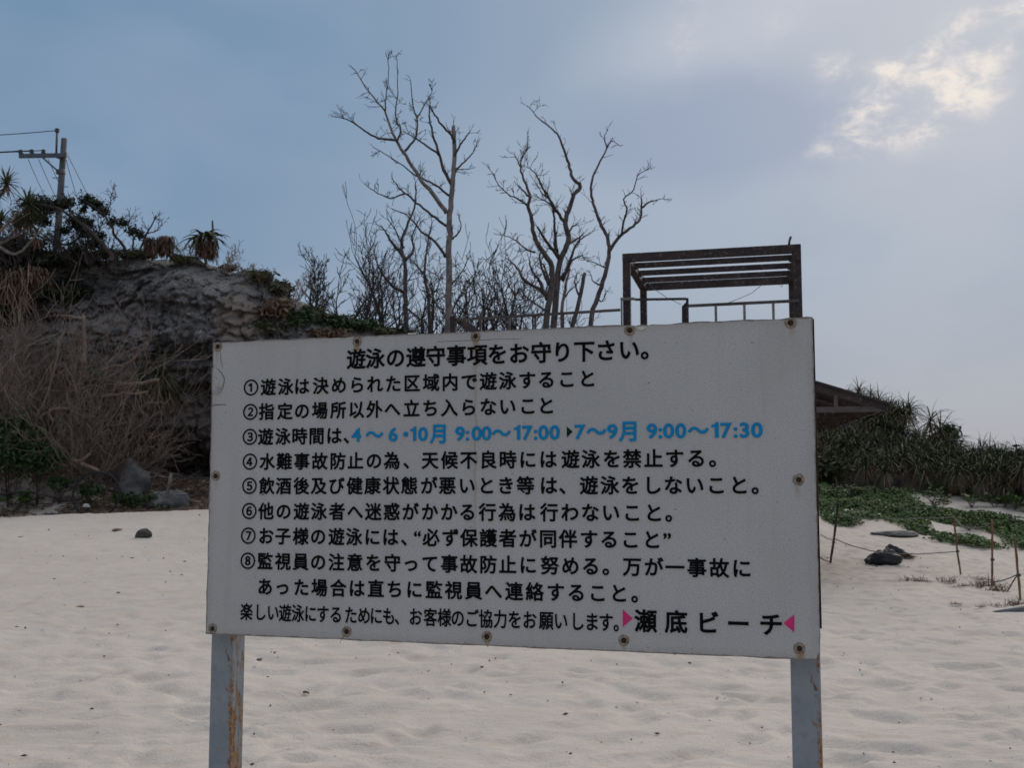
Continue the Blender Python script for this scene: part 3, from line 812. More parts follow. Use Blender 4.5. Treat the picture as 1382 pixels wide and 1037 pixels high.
# ------------------------------------------------------------------ dead trees
def grow(mb, p, d, L, r, lvl, rn, curl=0.35, up=0.10, n=5, rmin=0.006, kids=(2, 4), sides=4, tips=None, spread=0.7):
    pts = [Vector(p)]; rad = [r]; d = Vector(d).normalized(); dirs = [d.copy()]
    for i in range(n):
        d = (d + Vector((rn.gauss(0, curl), rn.gauss(0, curl), rn.gauss(0, curl) + up))).normalized()
        pts.append(pts[-1] + d * L / n); dirs.append(d.copy())
        rad.append(max(rmin, r * (1 - 0.75 * (i + 1) / n)))
    mb.tube(pts, rad, sides, cap=False)
    if tips is not None: tips.append(pts[-1])
    if lvl > 0:
        for _ in range(rn.randint(*kids)):
            k = rn.randint(1, n)
            ax = Vector((rn.gauss(0, 1), rn.gauss(0, 1), rn.gauss(0, 1))).normalized()
            nd = (dirs[k] + ax * spread).normalized()
            grow(mb, pts[k], nd, L * rn.uniform(.42, .72), max(rmin, rad[k] * .7), lvl - 1, rn, curl, up, max(3, n - 1), rmin, kids, sides if lvl > 1 else 3, tips, spread)

def smooth_line(pts, rad, sub, jit, rn):
    """Catmull-Rom through the limb's joints with a little crookedness"""
    out = []; ro = []
    n = len(pts)
    for i in range(n - 1):
        p0 = pts[max(i - 1, 0)]; p1 = pts[i]; p2 = pts[i + 1]; p3 = pts[min(i + 2, n - 1)]
        for k in range(sub):
            t = k / sub
            q = 0.5 * ((2 * p1) + (p2 - p0) * t + (2 * p0 - 5 * p1 + 4 * p2 - p3) * t * t + (3 * p1 - p0 - 3 * p2 + p3) * t ** 3)
            if k or i: q = q + Vector((rn.gauss(0, jit), rn.gauss(0, jit), rn.gauss(0, jit)))
            out.append(q); ro.append(rad[i] * (1 - t) + rad[i + 1] * t)
    out.append(pts[-1]); ro.append(rad[-1])
    return out, ro

def limb_tree(name, label, limbs, Y, seed, ground=None, twig=(0.45, 2), density=1.0, mt='bark_dark', mt_trunk='bark_mid', group=None, twig_r=0.0095, cat='dead tree', pxr=None):
    """limbs: (list of px points, r0 px, r1 px, dy at the tip).  First is the trunk."""
    rn = random.Random(seed)
    b = P(limbs[0][0][0][0], limbs[0][0][0][1], Y)
    gb = ground if ground is not None else plateau(b.x, Y)
    root = empty(name, (b.x, Y, gb))
    tag(root, label, cat, group)
    twigs = MB()
    starts = []
    s = Y / F
    for li, (px, r0, r1, dy) in enumerate(limbs):
        # depth of the limb's root: that of the nearest already placed point
        y0 = Y
        if li:
            q0 = P(px[0][0], px[0][1], Y)
            best = min(starts, key=lambda q: (q.x - q0.x) ** 2 + (q.z - q0.z) ** 2)
            y0 = best.y
        pts = []
        for k, (a, c) in enumerate(px):
            pts.append(P(a, c, y0 + dy * (k / max(1, len(px) - 1))))
        if li == 0:
            foot = pts[0].copy(); foot.z = gb - 0.3; pts.insert(0, foot)
        n = len(pts)
        rad = [(r0 + (r1 - r0) * (k / (n - 1))) * s for k in range(n)]
        line, rr = smooth_line(pts, rad, 4, 0.008 + rad[-1] * .1, rn)
        starts += line
        mb = MB(); mb.tube(line, rr, 8 if li == 0 else 6)
        rebase(mb, root.location)
        mb.build('trunk' if li == 0 else 'limb', M[mt_trunk] if (li == 0 or r0 > 3) else M[mt], root)
        # twigs along it
        total = sum((line[i + 1] - line[i]).length for i in range(len(line) - 1))
        cnt = int(total * (5.0 if li else 1.4) * density)
        for _ in range(cnt):
            k = rn.randint(max(1, int(len(line) * (0.35 if li == 0 else 0.12))), len(line) - 1)
            t = (line[k] - line[k - 1]).normalized()
            ax = Vector((rn.gauss(0, 1), rn.gauss(0, 1), rn.gauss(0, 1))).normalized()
            nd = (t * .6 + ax + Vector((0, 0, .35))).normalized()
            grow(twigs, line[k], nd, rn.uniform(.35, 1.0) * twig[0], max(twig_r, rr[k] * .33), twig[1] if rn.random() < .6 else max(0, twig[1] - 1), rn, 0.20, 0.07, 5, twig_r * .6, (1, 3), 4)
        # the tip breaks into a spray
        for _ in range(2):
            grow(twigs, line[-1], (line[-1] - line[-3]).normalized() + Vector((rn.gauss(0, .35), rn.gauss(0, .35), rn.gauss(0, .3))), rn.uniform(.3, .8) * twig[0], twig_r, 1, rn, 0.14, 0.1, 4, twig_r * .55, (1, 2), 3)
    rebase(twigs, root.location)
    o = twigs.build('twigs', M[mt], root); o['kind'] = 'stuff'
    return root

limb_tree('dead_tree', 'tallest bare dead tree, single straight pale trunk with big limbs reaching left', [
 ([(605, 444), (606, 381), (606, 326), (607, 290), (610, 253), (612.5, 227), (613, 187), (611.7, 170)], 5.0, 2.6, .3),
 ([(603, 288), (583, 260.5), (565, 238.5), (548, 211), (535.5, 191), (526, 169), (519, 149), (499, 125), (478, 93)], 3.2, .6, -1.0),
 ([(533, 189), (510, 186.5), (491.6, 176), (473, 163), (457, 158)], 1.8, .6, -.4),
 ([(535.5, 191), (541, 176), (533.7, 154), (537, 125), (536, 81)], 1.5, .4, .6),
 ([(520, 150), (521, 132), (524, 106.6), (524, 79)], 1.0, .4, .3),
 ([(546.5, 203.7), (561, 187), (563, 165), (557.5, 143), (554, 108)], 1.8, .5, .7),
 ([(563, 160), (572, 143), (583, 123)], 1.2, .4, .4),
 ([(609.5, 248), (599.6, 231), (592, 207), (585, 183.5), (580, 161.6), (579.5, 143)], 2.5, 1.0, .8),
 ([(592, 207), (572, 194.5), (560, 186), (546.5, 178)], 1.6, .6, .5),
 ([(612.5, 195), (610, 183), (599.6, 172.6), (587, 156), (581, 143)], 2.2, .9, -.5),
 ([(612.5, 213), (619, 199), (627, 187), (634, 178)], 1.8, .7, -.6),
 ([(614, 230), (627, 218), (638, 205.5), (643.6, 196)], 1.5, .5, .5),
 ([(613, 229), (622, 229), (634.4, 228)], 1.2, .4, -.2),
 ([(606, 264), (587, 249.5), (561, 236.7), (539, 220), (506, 200)], 1.7, .5, .9),
 ([(602, 305), (583, 290), (561, 273), (546.5, 262), (528, 268), (510, 260.5), (494.5, 250)], 1.9, .5, -.8),
 ([(546.5, 262), (535.5, 249.5), (529, 240)], 1.2, .5, .3),
 ([(601, 347), (587, 326), (568.5, 312), (550, 291.6), (529, 281.7)], 2.2, .6, .7),
 ([(610.6, 323), (621.6, 310), (620, 295)], 1.4, .5, .2),
 ([(609.5, 385), (623.4, 367), (630, 352)], 1.3, .4, -.4)],
 33.5, 11, twig=(0.40, 2), density=.95, mt_trunk='bark_grey')

limb_tree('dead_tree', 'bare dead tree whose long crooked stem ends in the topmost twig left of the pergola', [
 ([(747.6, 441), (750.5, 394), (755, 355), (767, 325), (762.5, 301), (767, 286), (774.5, 262.5), (783.4, 252), (773, 240), (767, 220.7), (761, 202.7), (755, 185), (741.6, 171), (726.6, 159.4), (715, 146)], 4.8, .5, .5),
 ([(762.5, 301), (752, 286), (741.6, 268.5), (731, 250.5), (723.7, 235.6), (713, 226.6)], 2.4, .6, -.8),
 ([(752, 340), (748, 310), (747.6, 295), (744.6, 277.4), (735, 271), (726.6, 267)], 2.2, .6, .7),
 ([(743, 270), (733, 262), (722, 245)], 1.2, .5, .4),
 ([(759.5, 379), (768.5, 355), (777.4, 331), (788, 319)], 2.4, 1.0, .8),
 ([(755, 350), (743, 334), (732.6, 319), (725, 306)], 2.6, 1.3, -.5),
 ([(765, 330), (776, 324), (787, 316)], 1.8, 1.0, .5),
 ([(753, 380), (764, 366), (772, 352), (784, 345)], 2.4, .9, -.5), ([(752, 400), (743, 385), (737, 366), (730, 352)], 2.6, .9, .6), ([(766, 320), (771, 308), (779, 302)], 1.6, .9, .3), ([(756, 350), (748, 330), (752, 312)], 2.0, .9, .2)],
 32, 12, twig=(.50, 2), density=1.3)
limb_tree('dead_tree', 'leaning bare dead tree, leftmost stem of the crowded clump, forked towards the left', [
 ([(737, 441), (743, 394), (744.6, 361), (732.6, 340), (722, 322), (717.7, 298), (713, 280), (714.7, 262.5), (707, 244.6), (703, 226.6), (704, 214.7), (711.7, 199.7)], 4.8, .5, -.4),
 ([(711, 277), (699.8, 268.5), (679, 256.5), (662.4, 230.5)], 1.5, .5, .7),
 ([(722, 341), (708.7, 335.7), (696.8, 325), (679, 317)], 1.5, .5, -.6),
 ([(740, 397), (729.6, 391), (708.7, 379), (696.8, 361), (685, 349)], 3.2, .8, .8),
 ([(738, 420), (725, 412), (708, 400)], 1.6, .5, -.4), ([(738, 405), (728, 380), (718, 366), (714, 350)], 2.4, .8, .3), ([(741, 385), (733, 368), (728, 350), (730, 338)], 2.2, .8, -.3),
 ([(713, 265), (704, 255), (701, 252)], 1.4, .8, .2),
 ([(703, 226), (697, 214), (695, 209)], 1.0, .5, -.2)],
 31.2, 13, twig=(.50, 2), density=1.4)
limb_tree('dead_tree', 'slim pale dead trunk between the two crooked stems, broken off low', [
 ([(758, 441), (759.5, 409), (764, 385), (768.5, 362)], 2.8, 1.6, .4),
 ([(760, 405), (770, 392), (781, 380)], 1.4, .5, .5)],
 33, 14, twig=(.45, 1), density=1.0, mt_trunk='bark_pale')
limb_tree('dead_tree', 'short dead stump with a snapped top between two bare trees', [
 ([(774.5, 441), (782, 406), (789.4, 369)], 3.6, 2.4, .2),
 ([(782, 400), (776, 384), (778, 371)], 1.5, .8, .2)],
 31.8, 15, twig=(.25, 1), density=.8)
limb_tree('dead_tree', 'bare forked dead tree nearest the brown pergola, right arm bending up', [
 ([(797, 441), (806, 403), (816, 373), (822, 340), (819, 319), (810, 301), (803, 280.4), (798, 259.5), (800, 238.6), (810, 217.7), (819, 200), (815, 188), (819, 178)], 3.7, .5, .3),
 ([(819, 200), (826, 190), (834, 195)], 1.0, .4, -.3),
 ([(823, 338), (840, 316), (858, 303), (865.6, 289), (865.6, 268.5)], 2.5, 1.2, .8),
 ([(867, 280), (879, 271.5), (895.5, 268.5)], 1.6, .4, .3),
 ([(838.7, 317), (843, 295), (846, 283.4), (841.7, 268.5), (855, 256.5), (859.6, 238.6), (873, 229)], 1.6, .4, -.8),
 ([(816, 361), (803, 355), (789.4, 350.6)], 1.1, .4, .5),
 ([(812, 385), (801, 380), (797, 370)], 1.2, .5, .3),
 ([(806, 403), (812, 407), (816, 398)], 1.2, .5, -.3)],
 30.5, 16, twig=(.36, 1), density=1.6)
limb_tree('dead_tree', 'bare dead tree just left of the tallest one, half its height with a forked top', [
 ([(548, 432), (547, 400), (546.5, 360), (542, 330), (551, 300), (560, 275), (561, 246)], 4.0, .8, .3),
 ([(547, 350), (538, 338), (527, 325), (520, 312), (513, 305)], 2.6, .7, .6),
 ([(546, 395), (532, 388), (520, 375), (511, 360), (505, 340)], 2.4, .6, -.7),
 ([(547, 352), (558, 338), (556, 318), (566, 296)], 2.2, .6, .6),
 ([(545, 335), (536, 315), (525, 298)], 1.4, .5, -.5),
 ([(548, 415), (560, 425), (575, 436)], 1.4, .6, .2)],
 35, 17, twig=(.6, 2), density=1.3)
limb_tree('dead_tree', 'bare dead tree with looping side branch crowded against the tall pale trunk', [
 ([(580, 440), (578, 405), (573, 370), (575, 345), (578, 325), (583, 300)], 3.0, .7, .3),
 ([(577, 395), (590, 412), (602, 425)], 1.4, .6, -.4),
 ([(574, 372), (564, 360), (555, 350)], 1.6, .6, .6),
 ([(577, 400), (590, 390), (592, 375), (583, 368)], 1.3, .5, .4)],
 36, 18, twig=(.55, 2), density=1.5)

# smaller dead trees along the top of the bank, grown at random
SMALL = [(418, 452, 338, 'small bare dead tree standing apart at the left end of the row'), (441, 449, 362, 'thin bare sapling beside the leftmost dead tree'),
         (466, 446, 352, 'low bushy bare tree left of the widest thicket'), (490, 446, 322, 'wide twiggy bare tree in the middle of the left thicket'),
         (516, 442, 298, 'bare dead tree with upright forks behind the green bush'), (532, 444, 356, 'low bare tree showing between two taller dead stems'),
         (566, 446, 345, 'twiggy bare tree low behind the looping branches'), (592, 446, 352, 'short bare tree hard against the left of the tallest trunk'),
         (622, 446, 352, 'slender bare tree just right of the tallest trunk'), (641, 446, 372, 'low twiggy tree behind the left end of the deck railing'),
         (657, 446, 355, 'bare tree with fanned branches behind the deck railing'), (676, 446, 345, 'bare tree in the right thicket under the long drooping limb'),
         (692, 446, 330, 'taller bare tree of the right thicket beside the leaning clump'), (712, 446, 366, 'low dark bare tree at the foot of the leaning clump'),
         (728, 446, 372, 'low bare tree half hidden in front of the crowded stems'), (778, 446, 392, 'small bare bush tree beside the snapped stump'),
         (430, 450, 384, 'knee high bare bush between the first two dead trees'), (478, 446, 378, 'low bare bush tree behind the green ridge shrubs'),
         (503, 446, 372, 'low tangled bare tree under the wide thicket')]
def small_tree(px, py, ytop, label, seed):
    rn = random.Random(seed); Y = rn.uniform(34, 40)
    b = P(px, py, Y); zt = P(px, ytop, Y).z; gb = plateau(b.x, Y)
    root = empty('dead_tree', (b.x, Y, gb)); tag(root, label, 'dead tree', 'bare dead trees along the top of the bank')
    H = (zt - gb) * .88; tr = MB(); tw = MB()
    for k in range(rn.choice((1, 2, 2))):
        lean = Vector((rn.gauss(0, .16), rn.gauss(0, .16), 1)).normalized()
        pts = [Vector((rn.uniform(-.1, .1), rn.uniform(-.1, .1), -.3))]; d = lean
        n = 9; hh = H * rn.uniform(.72, .92)
        for i in range(n):
            d = (d + Vector((rn.gauss(0, .17), rn.gauss(0, .17), .14))).normalized(); pts.append(pts[-1] + d * (hh + .3) / n)
        rad = [0.024 * H * (1 - .8 * i / n) for i in range(n + 1)]
        tr.tube(pts, rad, 6)
        for i in range(2, n + 1):
            for _ in range(rn.randint(2, 3)):
                t = (pts[i] - pts[i - 1]).normalized()
                ax = Vector((rn.gauss(0, 1), rn.gauss(0, 1), 0)).normalized()
                grow(tw, pts[i], t * .9 + ax * .75, H * rn.uniform(.15, .38), rad[i] * .6, 2, rn, .13, .08, 5, .010, (1, 3), 3, spread=.75)
    tr.build('trunk', M['bark_dark'], root); o = tw.build('branches', M['bark_dark'], root); o['kind'] = 'stuff'
for i, (a, b, c, l) in enumerate(SMALL): small_tree(a, b, c, l, 100 + i)

# ------------------------------------------------------------------ viewing deck, pergola, pavilion
TH = math.radians(15.19); V = Vector((math.sin(math.radians(12.5)), math.cos(math.radians(12.5)), 0))
U = Vector((-math.cos(TH), math.sin(TH), 0)); A0 = Vector((5.573, 21.1, 0))
def on_line(px, py):
    """point on the deck's front plane seen at px"""
    d = ray(px, py); nrm = Vector((U.y, -U.x, 0)); t = (A0 - EYE).dot(nrm) / d.dot(nrm); return EYE + d * t
DZ = 4.2
deck = empty('viewing_deck', (A0.x, A0.y, 0)); tag(deck, 'raised concrete viewing deck with thin brown railing behind the notice board', 'deck')
def local(v): return Vector(v) - deck.location
mb = MB(); L = 7.35; Dp = 3.7
c = A0 + U * (L / 2 - .1) + V * (Dp / 2); RR = Matrix((-U, V, Vector((0, 0, 1)))).transposed()
mb.box(local((c.x, c.y, DZ - .08)), (L / 2, Dp / 2, .08), RR); mb.build('floor_slab', M['deck_concrete'], deck, False)
for i in range(4):
    for j in (0.15, Dp - .2):
        q = A0 + U * (0.1 + i * (L - .5) / 3) + V * j
        mb = MB(); mb.box(local((q.x, q.y, (DZ - .16 - .5) / 2)), (.1, .1, (DZ - .16 + .5) / 2), RR); mb.build('column', M['deck_concrete'], deck, False)
def rail(a, b, wd=.05, hh=.05, mt='rail_steel', name='rail', par=None, off=0):
    mb = MB(); o_ = V * off
    mb.bar(local(a) + o_, local(b) + o_, wd, hh); return mb.build(name, M[mt], par or deck, False)
BARREF = V
rail(on_line(614, 432), on_line(837, 418.5))
for px in (648.5, 687, 722.5, 760, 798):
    t = (px - 614) / (837 - 614); a = on_line(px, 432 - 13.5 * t + 1.8); b = a.copy(); b.z = DZ
    rail(a, b, .045, .045, 'rail_steel', 'baluster', off=.003)
a = on_line(612, 427.5); b = a.copy(); b.z = DZ; rail(a, b, .12, .12, 'brown_steel', 'end_post')
a = on_line(618, 432) + V * .1; b = on_line(648, 452) + V * .1; rail(a, b, .03, .16, 'rail_steel', 'brace_plank')
# right-hand rails, between and under the pergola posts
rail(on_line(857, 404.5), on_line(926, 403.5), .04, .045, 'brown_steel')
rail(on_line(838, 404.6), on_line(857, 404.3), .05, .05, 'rail_pale', off=-.07)
a = on_line(839.5, 403.5); b = a.copy(); b.z = DZ; rail(a, b, .03, .04, 'rail_pale', 'baluster', off=-.09)
rail(on_line(929, 413), on_line(1079, 406), .045, .055)
for px in (966, 1004.5, 1043.5):
    t = (px - 929) / 150; a = on_line(px, 413 - 7 * t + 1.8); b = a.copy(); b.z = DZ; rail(a, b, .05, .05, 'rail_pale', 'baluster', off=.003)
a = on_line(927.5, 402.5); b = a.copy(); b.z = DZ; rail(a, b, .05, .05, 'brown_steel', 'post')
mb = MB(); q0 = [on_line(920, 413), on_line(928, 405), on_line(929, 436), on_line(920, 436)]
for k in (-.03, .03):
    for p in q0: mb.v.append(local(p) + V * (k + .08))
mb.face(0, 1, 2, 3); mb.face(7, 6, 5, 4)
for k in range(4): mb.face(k, k + 4, (k + 1) % 4 + 4, (k + 1) % 4)
mb.build('side_plate', M['brown_steel'], deck, False)

perg = empty('pergola', (A0.x, A0.y, DZ)); tag(perg, 'dark brown steel pergola frame with open roof bars standing on the raised deck', 'pergola')
def pb(a, b, wx, wz, name):
    mb = MB(); mb.bar(Vector(a) - perg.location, Vector(b) - perg.location, wx, wz); return mb.build(name, M['brown_steel'], perg, False)
ZT = 6.275; Wp = 3.474; Dd = 3.5; h_ = .155
def fp(u, v, z): q = A0 + U * u + V * v; return Vector((q.x, q.y, z))
def corner(u, v):
    mb = MB(); R3 = RR; c = fp(u, v, (DZ + ZT - .02) / 2)
    mb.box(c - perg.location, (.075, .075, (ZT - .02 - DZ) / 2), R3); mb.build('post', M['brown_steel'], perg, False)
for u in (.075, Wp - .075):
    for v in (.075, Dd - .075): corner(u, v)
pb(fp(-.0, .0745, ZT - h_ / 2), fp(Wp, .0745, ZT - h_ / 2), .155, h_, 'beam')
pb(fp(.0, Dd - .0745, ZT - h_ / 2), fp(Wp, Dd - .0745, ZT - h_ / 2), .155, h_, 'beam')
pb(fp(.0755, .155, ZT - h_ / 2 - .003), fp(.0755, Dd - .155, ZT - h_ / 2 - .003), .15, h_, 'beam')
pb(fp(Wp - .0755, .155, ZT - h_ / 2 - .003), fp(Wp - .0755, Dd - .155, ZT - h_ / 2 - .003), .15, h_, 'beam')
for k in range(1, 4):
    v = .0745 + (Dd - .15) * k / 4
    pb(fp(.153, v, ZT - .075), fp(Wp - .153, v, ZT - .075), .07, .11, 'roof_bar')
mb = MB(); g0 = fp(.0, .15, DZ); mb.bar(fp(.1, .0745, DZ + .03) - perg.location, fp(.1, .0745, DZ + .03) - perg.location + Vector((0, 0, .02)), .2, .2)
mb.build('base_plate', M['brown_steel'], perg, False)
for u in (.16, Wp - .16):
    for k in range(1, 4):
        v = .0745 + (Dd - .15) * k / 4
        q = fp(u, v, ZT - .145) - perg.location
        mb = MB(); mb.box(q, (.05, .05, .006), RR); mb.box(q - Vector((0, 0, .012)), (.012, .012, .006), RR); mb.build('bracket', M['rail_steel'], perg, False)
for u in (.075, Wp - .075):
    q = fp(u, -.008, ZT - .22) - perg.location
    mb = MB(); mb.box(q, (.06, .006, .12), RR)
    for a_ in (-.03, .03):
        for c_ in (-.08, .07): mb.box(q + U * a_ + Vector((0, 0, c_)) - V * .012, (.011, .008, .011), RR)
    mb.build('joint_plate', M['brown_steel'], perg, False)
mb = MB(); st = fp(.22, .07, ZT) - perg.location; mb.tube([st, st + Vector((.01, 0, .09)), st + Vector((.04, 0, .17))], [.022, .022, .024], 6); mb.build('pipe_stub', M['brown_steel'], perg)
mb = MB(); g0 = fp(.13, .16, DZ) - perg.location
mb.v += [g0, g0 + U * .3, g0 + Vector((0, 0, .7)), g0 + V * .02, g0 + U * .3 + V * .02, g0 + Vector((0, 0, .7)) + V * .02]
mb.face(0, 1, 2); mb.face(5, 4, 3); mb.face(0, 3, 4, 1); mb.face(1, 4, 5, 2); mb.face(2, 5, 3, 0); mb.build('gusset', M['brown_steel'], perg, False)
def wire_thing(pts3, r, label, name='loose_wire', mt='wire', sag=0, group=None):
    mb = MB(); o = Vector(pts3[0]); mb.tube([Vector(p) - o for p in pts3], r, 4)
    x = mb.build(name, M[mt], None, loc=o); tag(x, label, 'wire' if 'wire' in name else 'rope', group); return x
def on_back(px, py, Yv): return P(px, py, Yv)
wire_thing([P(851, 352, 22.5), P(866, 370, 22.7), P(880, 388, 22.6), P(900, 402, 22.3), P(919, 411, 22.0)], .006, 'thin loose wire drooping from the left corner of the brown pergola')
wire_thing([P(1040, 374, 23.8), P(1030, 383, 23.5), P(1014, 396, 23.0), P(998, 403, 22.4), P(981, 409.5, 21.7)], .006, 'thin loose wire drooping from the right end of the pergola to the railing')
wire_thing([P(1056, 372, 23.5), P(1052, 385, 23.5), P(1055, 388, 23.5), P(1058, 377, 23.5), P(1074, 378, 23.5)], .005, 'short twisted wire loop dangling beside the right rear pergola post')

# pavilion with gable roof; only its right-hand eave clears the board
pv = empty('beach_pavilion', (3.2, 20, 0)); tag(pv, 'open beach pavilion with dark gable roof, its eave jutting out right of the board', 'pavilion')
E0 = P(1199, 547, 18.0); th2 = math.radians(13); pu = Vector((-math.cos(th2), math.sin(th2), 0)); pvv = Vector((math.sin(math.radians(8)), math.cos(math.radians(8)), 0))
HW = 3.0; SL = .335; PD = 5.4
def q3(u, v, z): r = E0 + pu * u + pvv * v; return Vector((r.x, r.y, E0.z + z)) - pv.location
for side_ in (0, 1):
    mb = MB()
    ua, ub = (0, HW) if side_ == 0 else (2 * HW, HW)
    zz = SL * HW
    for dz_ in (0.0, .04):
        mb.v += [q3(ua, -.06, dz_), q3(ub, -.06, zz + dz_), q3(ub, PD, zz + dz_), q3(ua, PD, dz_)]
    mb.face(0, 1, 2, 3); mb.face(7, 6, 5, 4)
    for k in range(4): mb.face(k, k + 4, (k + 1) % 4 + 4, (k + 1) % 4)
    mb.build('roof_sheet', M['roof_sheet'], pv, False)
def pbar(a, b, wx, wz, name, mt='rail_steel'):
    mb = MB(); mb.bar(a, b, wx, wz); mb.build(name, M[mt], pv, False)
pbar(q3(.02, 0, -.05), q3(HW, 0, SL * HW - .05), .05, .10, 'rafter', 'brown_steel'); pbar(q3(2 * HW - .02, 0, -.05), q3(HW, 0, SL * HW - .05), .05, .10, 'rafter', 'brown_steel')
pbar(q3(.10, .003, -.06), q3(2 * HW - .1, .003, -.06), .05, .09, 'tie_beam')
for uu in (.82, 1.75, 2.7, 3.3, 4.25, 5.2):
    hgt = SL * min(uu, 2 * HW - uu) - .10
    pbar(q3(uu, .006, -.02), q3(uu, .006, hgt), .06, .07, 'strut')
for vv_ in (1.35, 2.7, 4.05, 5.3):
    pbar(q3(.1, vv_, -.06), q3(2 * HW - .1, vv_, -.06), .05, .09, 'tie_beam', 'brown_steel')
    pbar(q3(.02, vv_, -.05), q3(HW, vv_, SL * HW - .05), .05, .08, 'rafter', 'brown_steel'); pbar(q3(2 * HW - .02, vv_, -.05), q3(HW, vv_, SL * HW - .05), .05, .08, 'rafter', 'brown_steel')
    pbar(q3(.82, vv_, -.02), q3(1.5, vv_, .2), .04, .05, 'strut', 'brown_steel')
pbar(q3(.03, -.03, -.02), q3(.03, PD, -.02), .04, .10, 'eave_board', 'brown_steel'); pbar(q3(2 * HW - .03, -.03, -.02), q3(2 * HW - .03, PD, -.02), .04, .10, 'eave_board', 'brown_steel')
for uu in (1.5, 4.5):
    for vv_ in (.4, PD - .4):
        a = q3(uu, vv_, -.1); b = a.copy(); b.z = -.3; mb = MB(); mb.bar(a, b, .1, .1); mb.build('post', M['brown_steel'], pv, False)

# ------------------------------------------------------------------ utility pole
Yp = 45.0; pc = P(80.5, 262, Yp)
gpz = plateau(pc.x, Yp)
pole = empty('utility_pole', (pc.x, Yp, gpz)); tag(pole, 'grey concrete utility pole with one crossarm above the scrub at far left', 'utility pole')
def pp(px, py, dy=0): q = P(px, py, Yp + dy); return q - pole.location
top = pp(83, 187).z
lean = .10
mb = MB(); mb.tube([(0 - .12, 0, -.5), (0.0, 0, top * .5), (lean, 0, top)], [.17, .14, .115], 12); mb.build('shaft', M['pole_concrete'], pole)
mb = MB(); mb.bar(pp(26, 210.5, -.18), pp(90.5, 209.5, -.18), .10, .17); mb.build('crossarm', M['galv'], pole, False)
mb = MB(); mb.bar(pp(58, 213, -.18), pp(79, 231.5, -.18), .06, .07); mb.build('brace', M['galv'], pole, False)
mb = MB(); mb.tube([pp(76, 207, -.18), pp(76.5, 190, -.18), pp(77, 178, -.18)], .05, 6); mb.build('ridge_bracket', M['galv'], pole)
for a, b in ((28, 205), (43, 204.6), (58.5, 204.6), (77, 176)):
    mb = MB(); q = pp(a, b, -.18); mb.tube([q + Vector((0, 0, -.12)), q + Vector((0, 0, -.04)), q, q + Vector((0, 0, .05)), q + Vector((0, 0, .10))], [.03, .11, .05, .11, .03], 8)
    mb.build('insulator', M['pole_concrete'], pole)
for k, yy in enumerate((212, 231, 233.5)):
    q = pp(82, yy); mb = MB(); mb.tube([q + Vector((0, 0, -.04)), q + Vector((0, 0, .04))], .19, 10); mb.build('band', M['galv'], pole)
for k in range(8):
    q = pp(81.5 - k * .4, 240 + k * 12); sx_ = 1 if k % 2 else -1
    mb = MB(); mb.tube([q, q + Vector((sx_ * .33, 0, 0))], .018, 4); mb.build('step_bolt', M['galv'], pole)
WG = 'overhead wires running from the utility pole'
def sagw(a, b, sag, n=14):
    return [a.lerp(b, i / n) - Vector((0, 0, sag * 4 * (i / n) * (1 - i / n))) for i in range(n + 1)]
o0 = pole.location
wire_thing(sagw(o0 + pp(77, 176, -.18), P(-420, 168, 52), .5), .018, 'highest overhead wire leaving the pole top towards the left', 'overhead_wire', group=WG)
for (a, b), (c_, d_, e_), ll in (((28, 203.5), (-420, 196, 50), 'outer overhead wire leaving the crossarm tip towards the left'), ((43, 203), (-420, 197, 52), 'middle overhead wire leaving the crossarm towards the left'), ((58.5, 203), (-420, 198, 54), 'inner overhead wire leaving the crossarm towards the left')):
    wire_thing(sagw(o0 + pp(a, b, -.18), P(c_, d_, e_), .3), .018, ll, 'overhead_wire', group=WG)
for a, b, c_, d_, ll in ((38, 215, 62, 262, 'thin slanting wire dropping from the crossarm tip into the scrub'), (52, 215, 82, 275, 'thin slanting wire dropping from the middle of the crossarm behind the pole'), (65, 215, 98, 280, 'thin slanting wire crossing close behind the pole shaft'), (89, 215, 108, 275, 'thin slanting wire dropping from the right end of the crossarm'), (86, 198, 126, 272, 'rightmost thin wire slanting down from the pole top')):
    wire_thing(sagw(P(a, b, Yp + .3), P(c_ + (c_ - a), d_ + (d_ - b), Yp + 22), .2), .013, ll, 'overhead_wire', group=WG)

# ------------------------------------------------------------------ plants
def rosette(mb, c, rn, n, L, wd, e0, e1, droop, tilt=Vector((0, 0, 1)), segs=4):
    R = Vector((0, 0, 1)).rotation_difference(tilt.normalized()).to_matrix()
    for i in range(n):
        az = i * 2.39996 + rn.uniform(-.2, .2); el = e0 + (e1 - e0) * (i + .5) / n
        d = R @ Vector((math.cos(az) * math.cos(el), math.sin(az) * math.cos(el), math.sin(el)))
        mb.leaf(c, d, L * rn.uniform(.7, 1.1), wd, droop * rn.uniform(.6, 1.3), segs)
def leaf_cloud(mb, c, r, n, size, rn, flat=1.0, solid=.45):
    c = Vector(c)
    for _ in range(n):
        v = Vector((rn.gauss(0, 1), rn.gauss(0, 1), rn.gauss(0, 1))).normalized() * ((solid + (1 - solid) * rn.random()) if solid > .3 else abs(rn.gauss(0, .62)))
        p = c + Vector((v.x * r[0], v.y * r[1], v.z * r[2]))
        nn = (v + Vector((rn.gauss(0, .7), rn.gauss(0, .7), rn.gauss(0, .7) + .3))).normalized()
        s = size * rn.uniform(.6, 1.3)
        mb.blade(p, nn, Vector((rn.gauss(0, 1), rn.gauss(0, 1), .6)), s * .5, s)

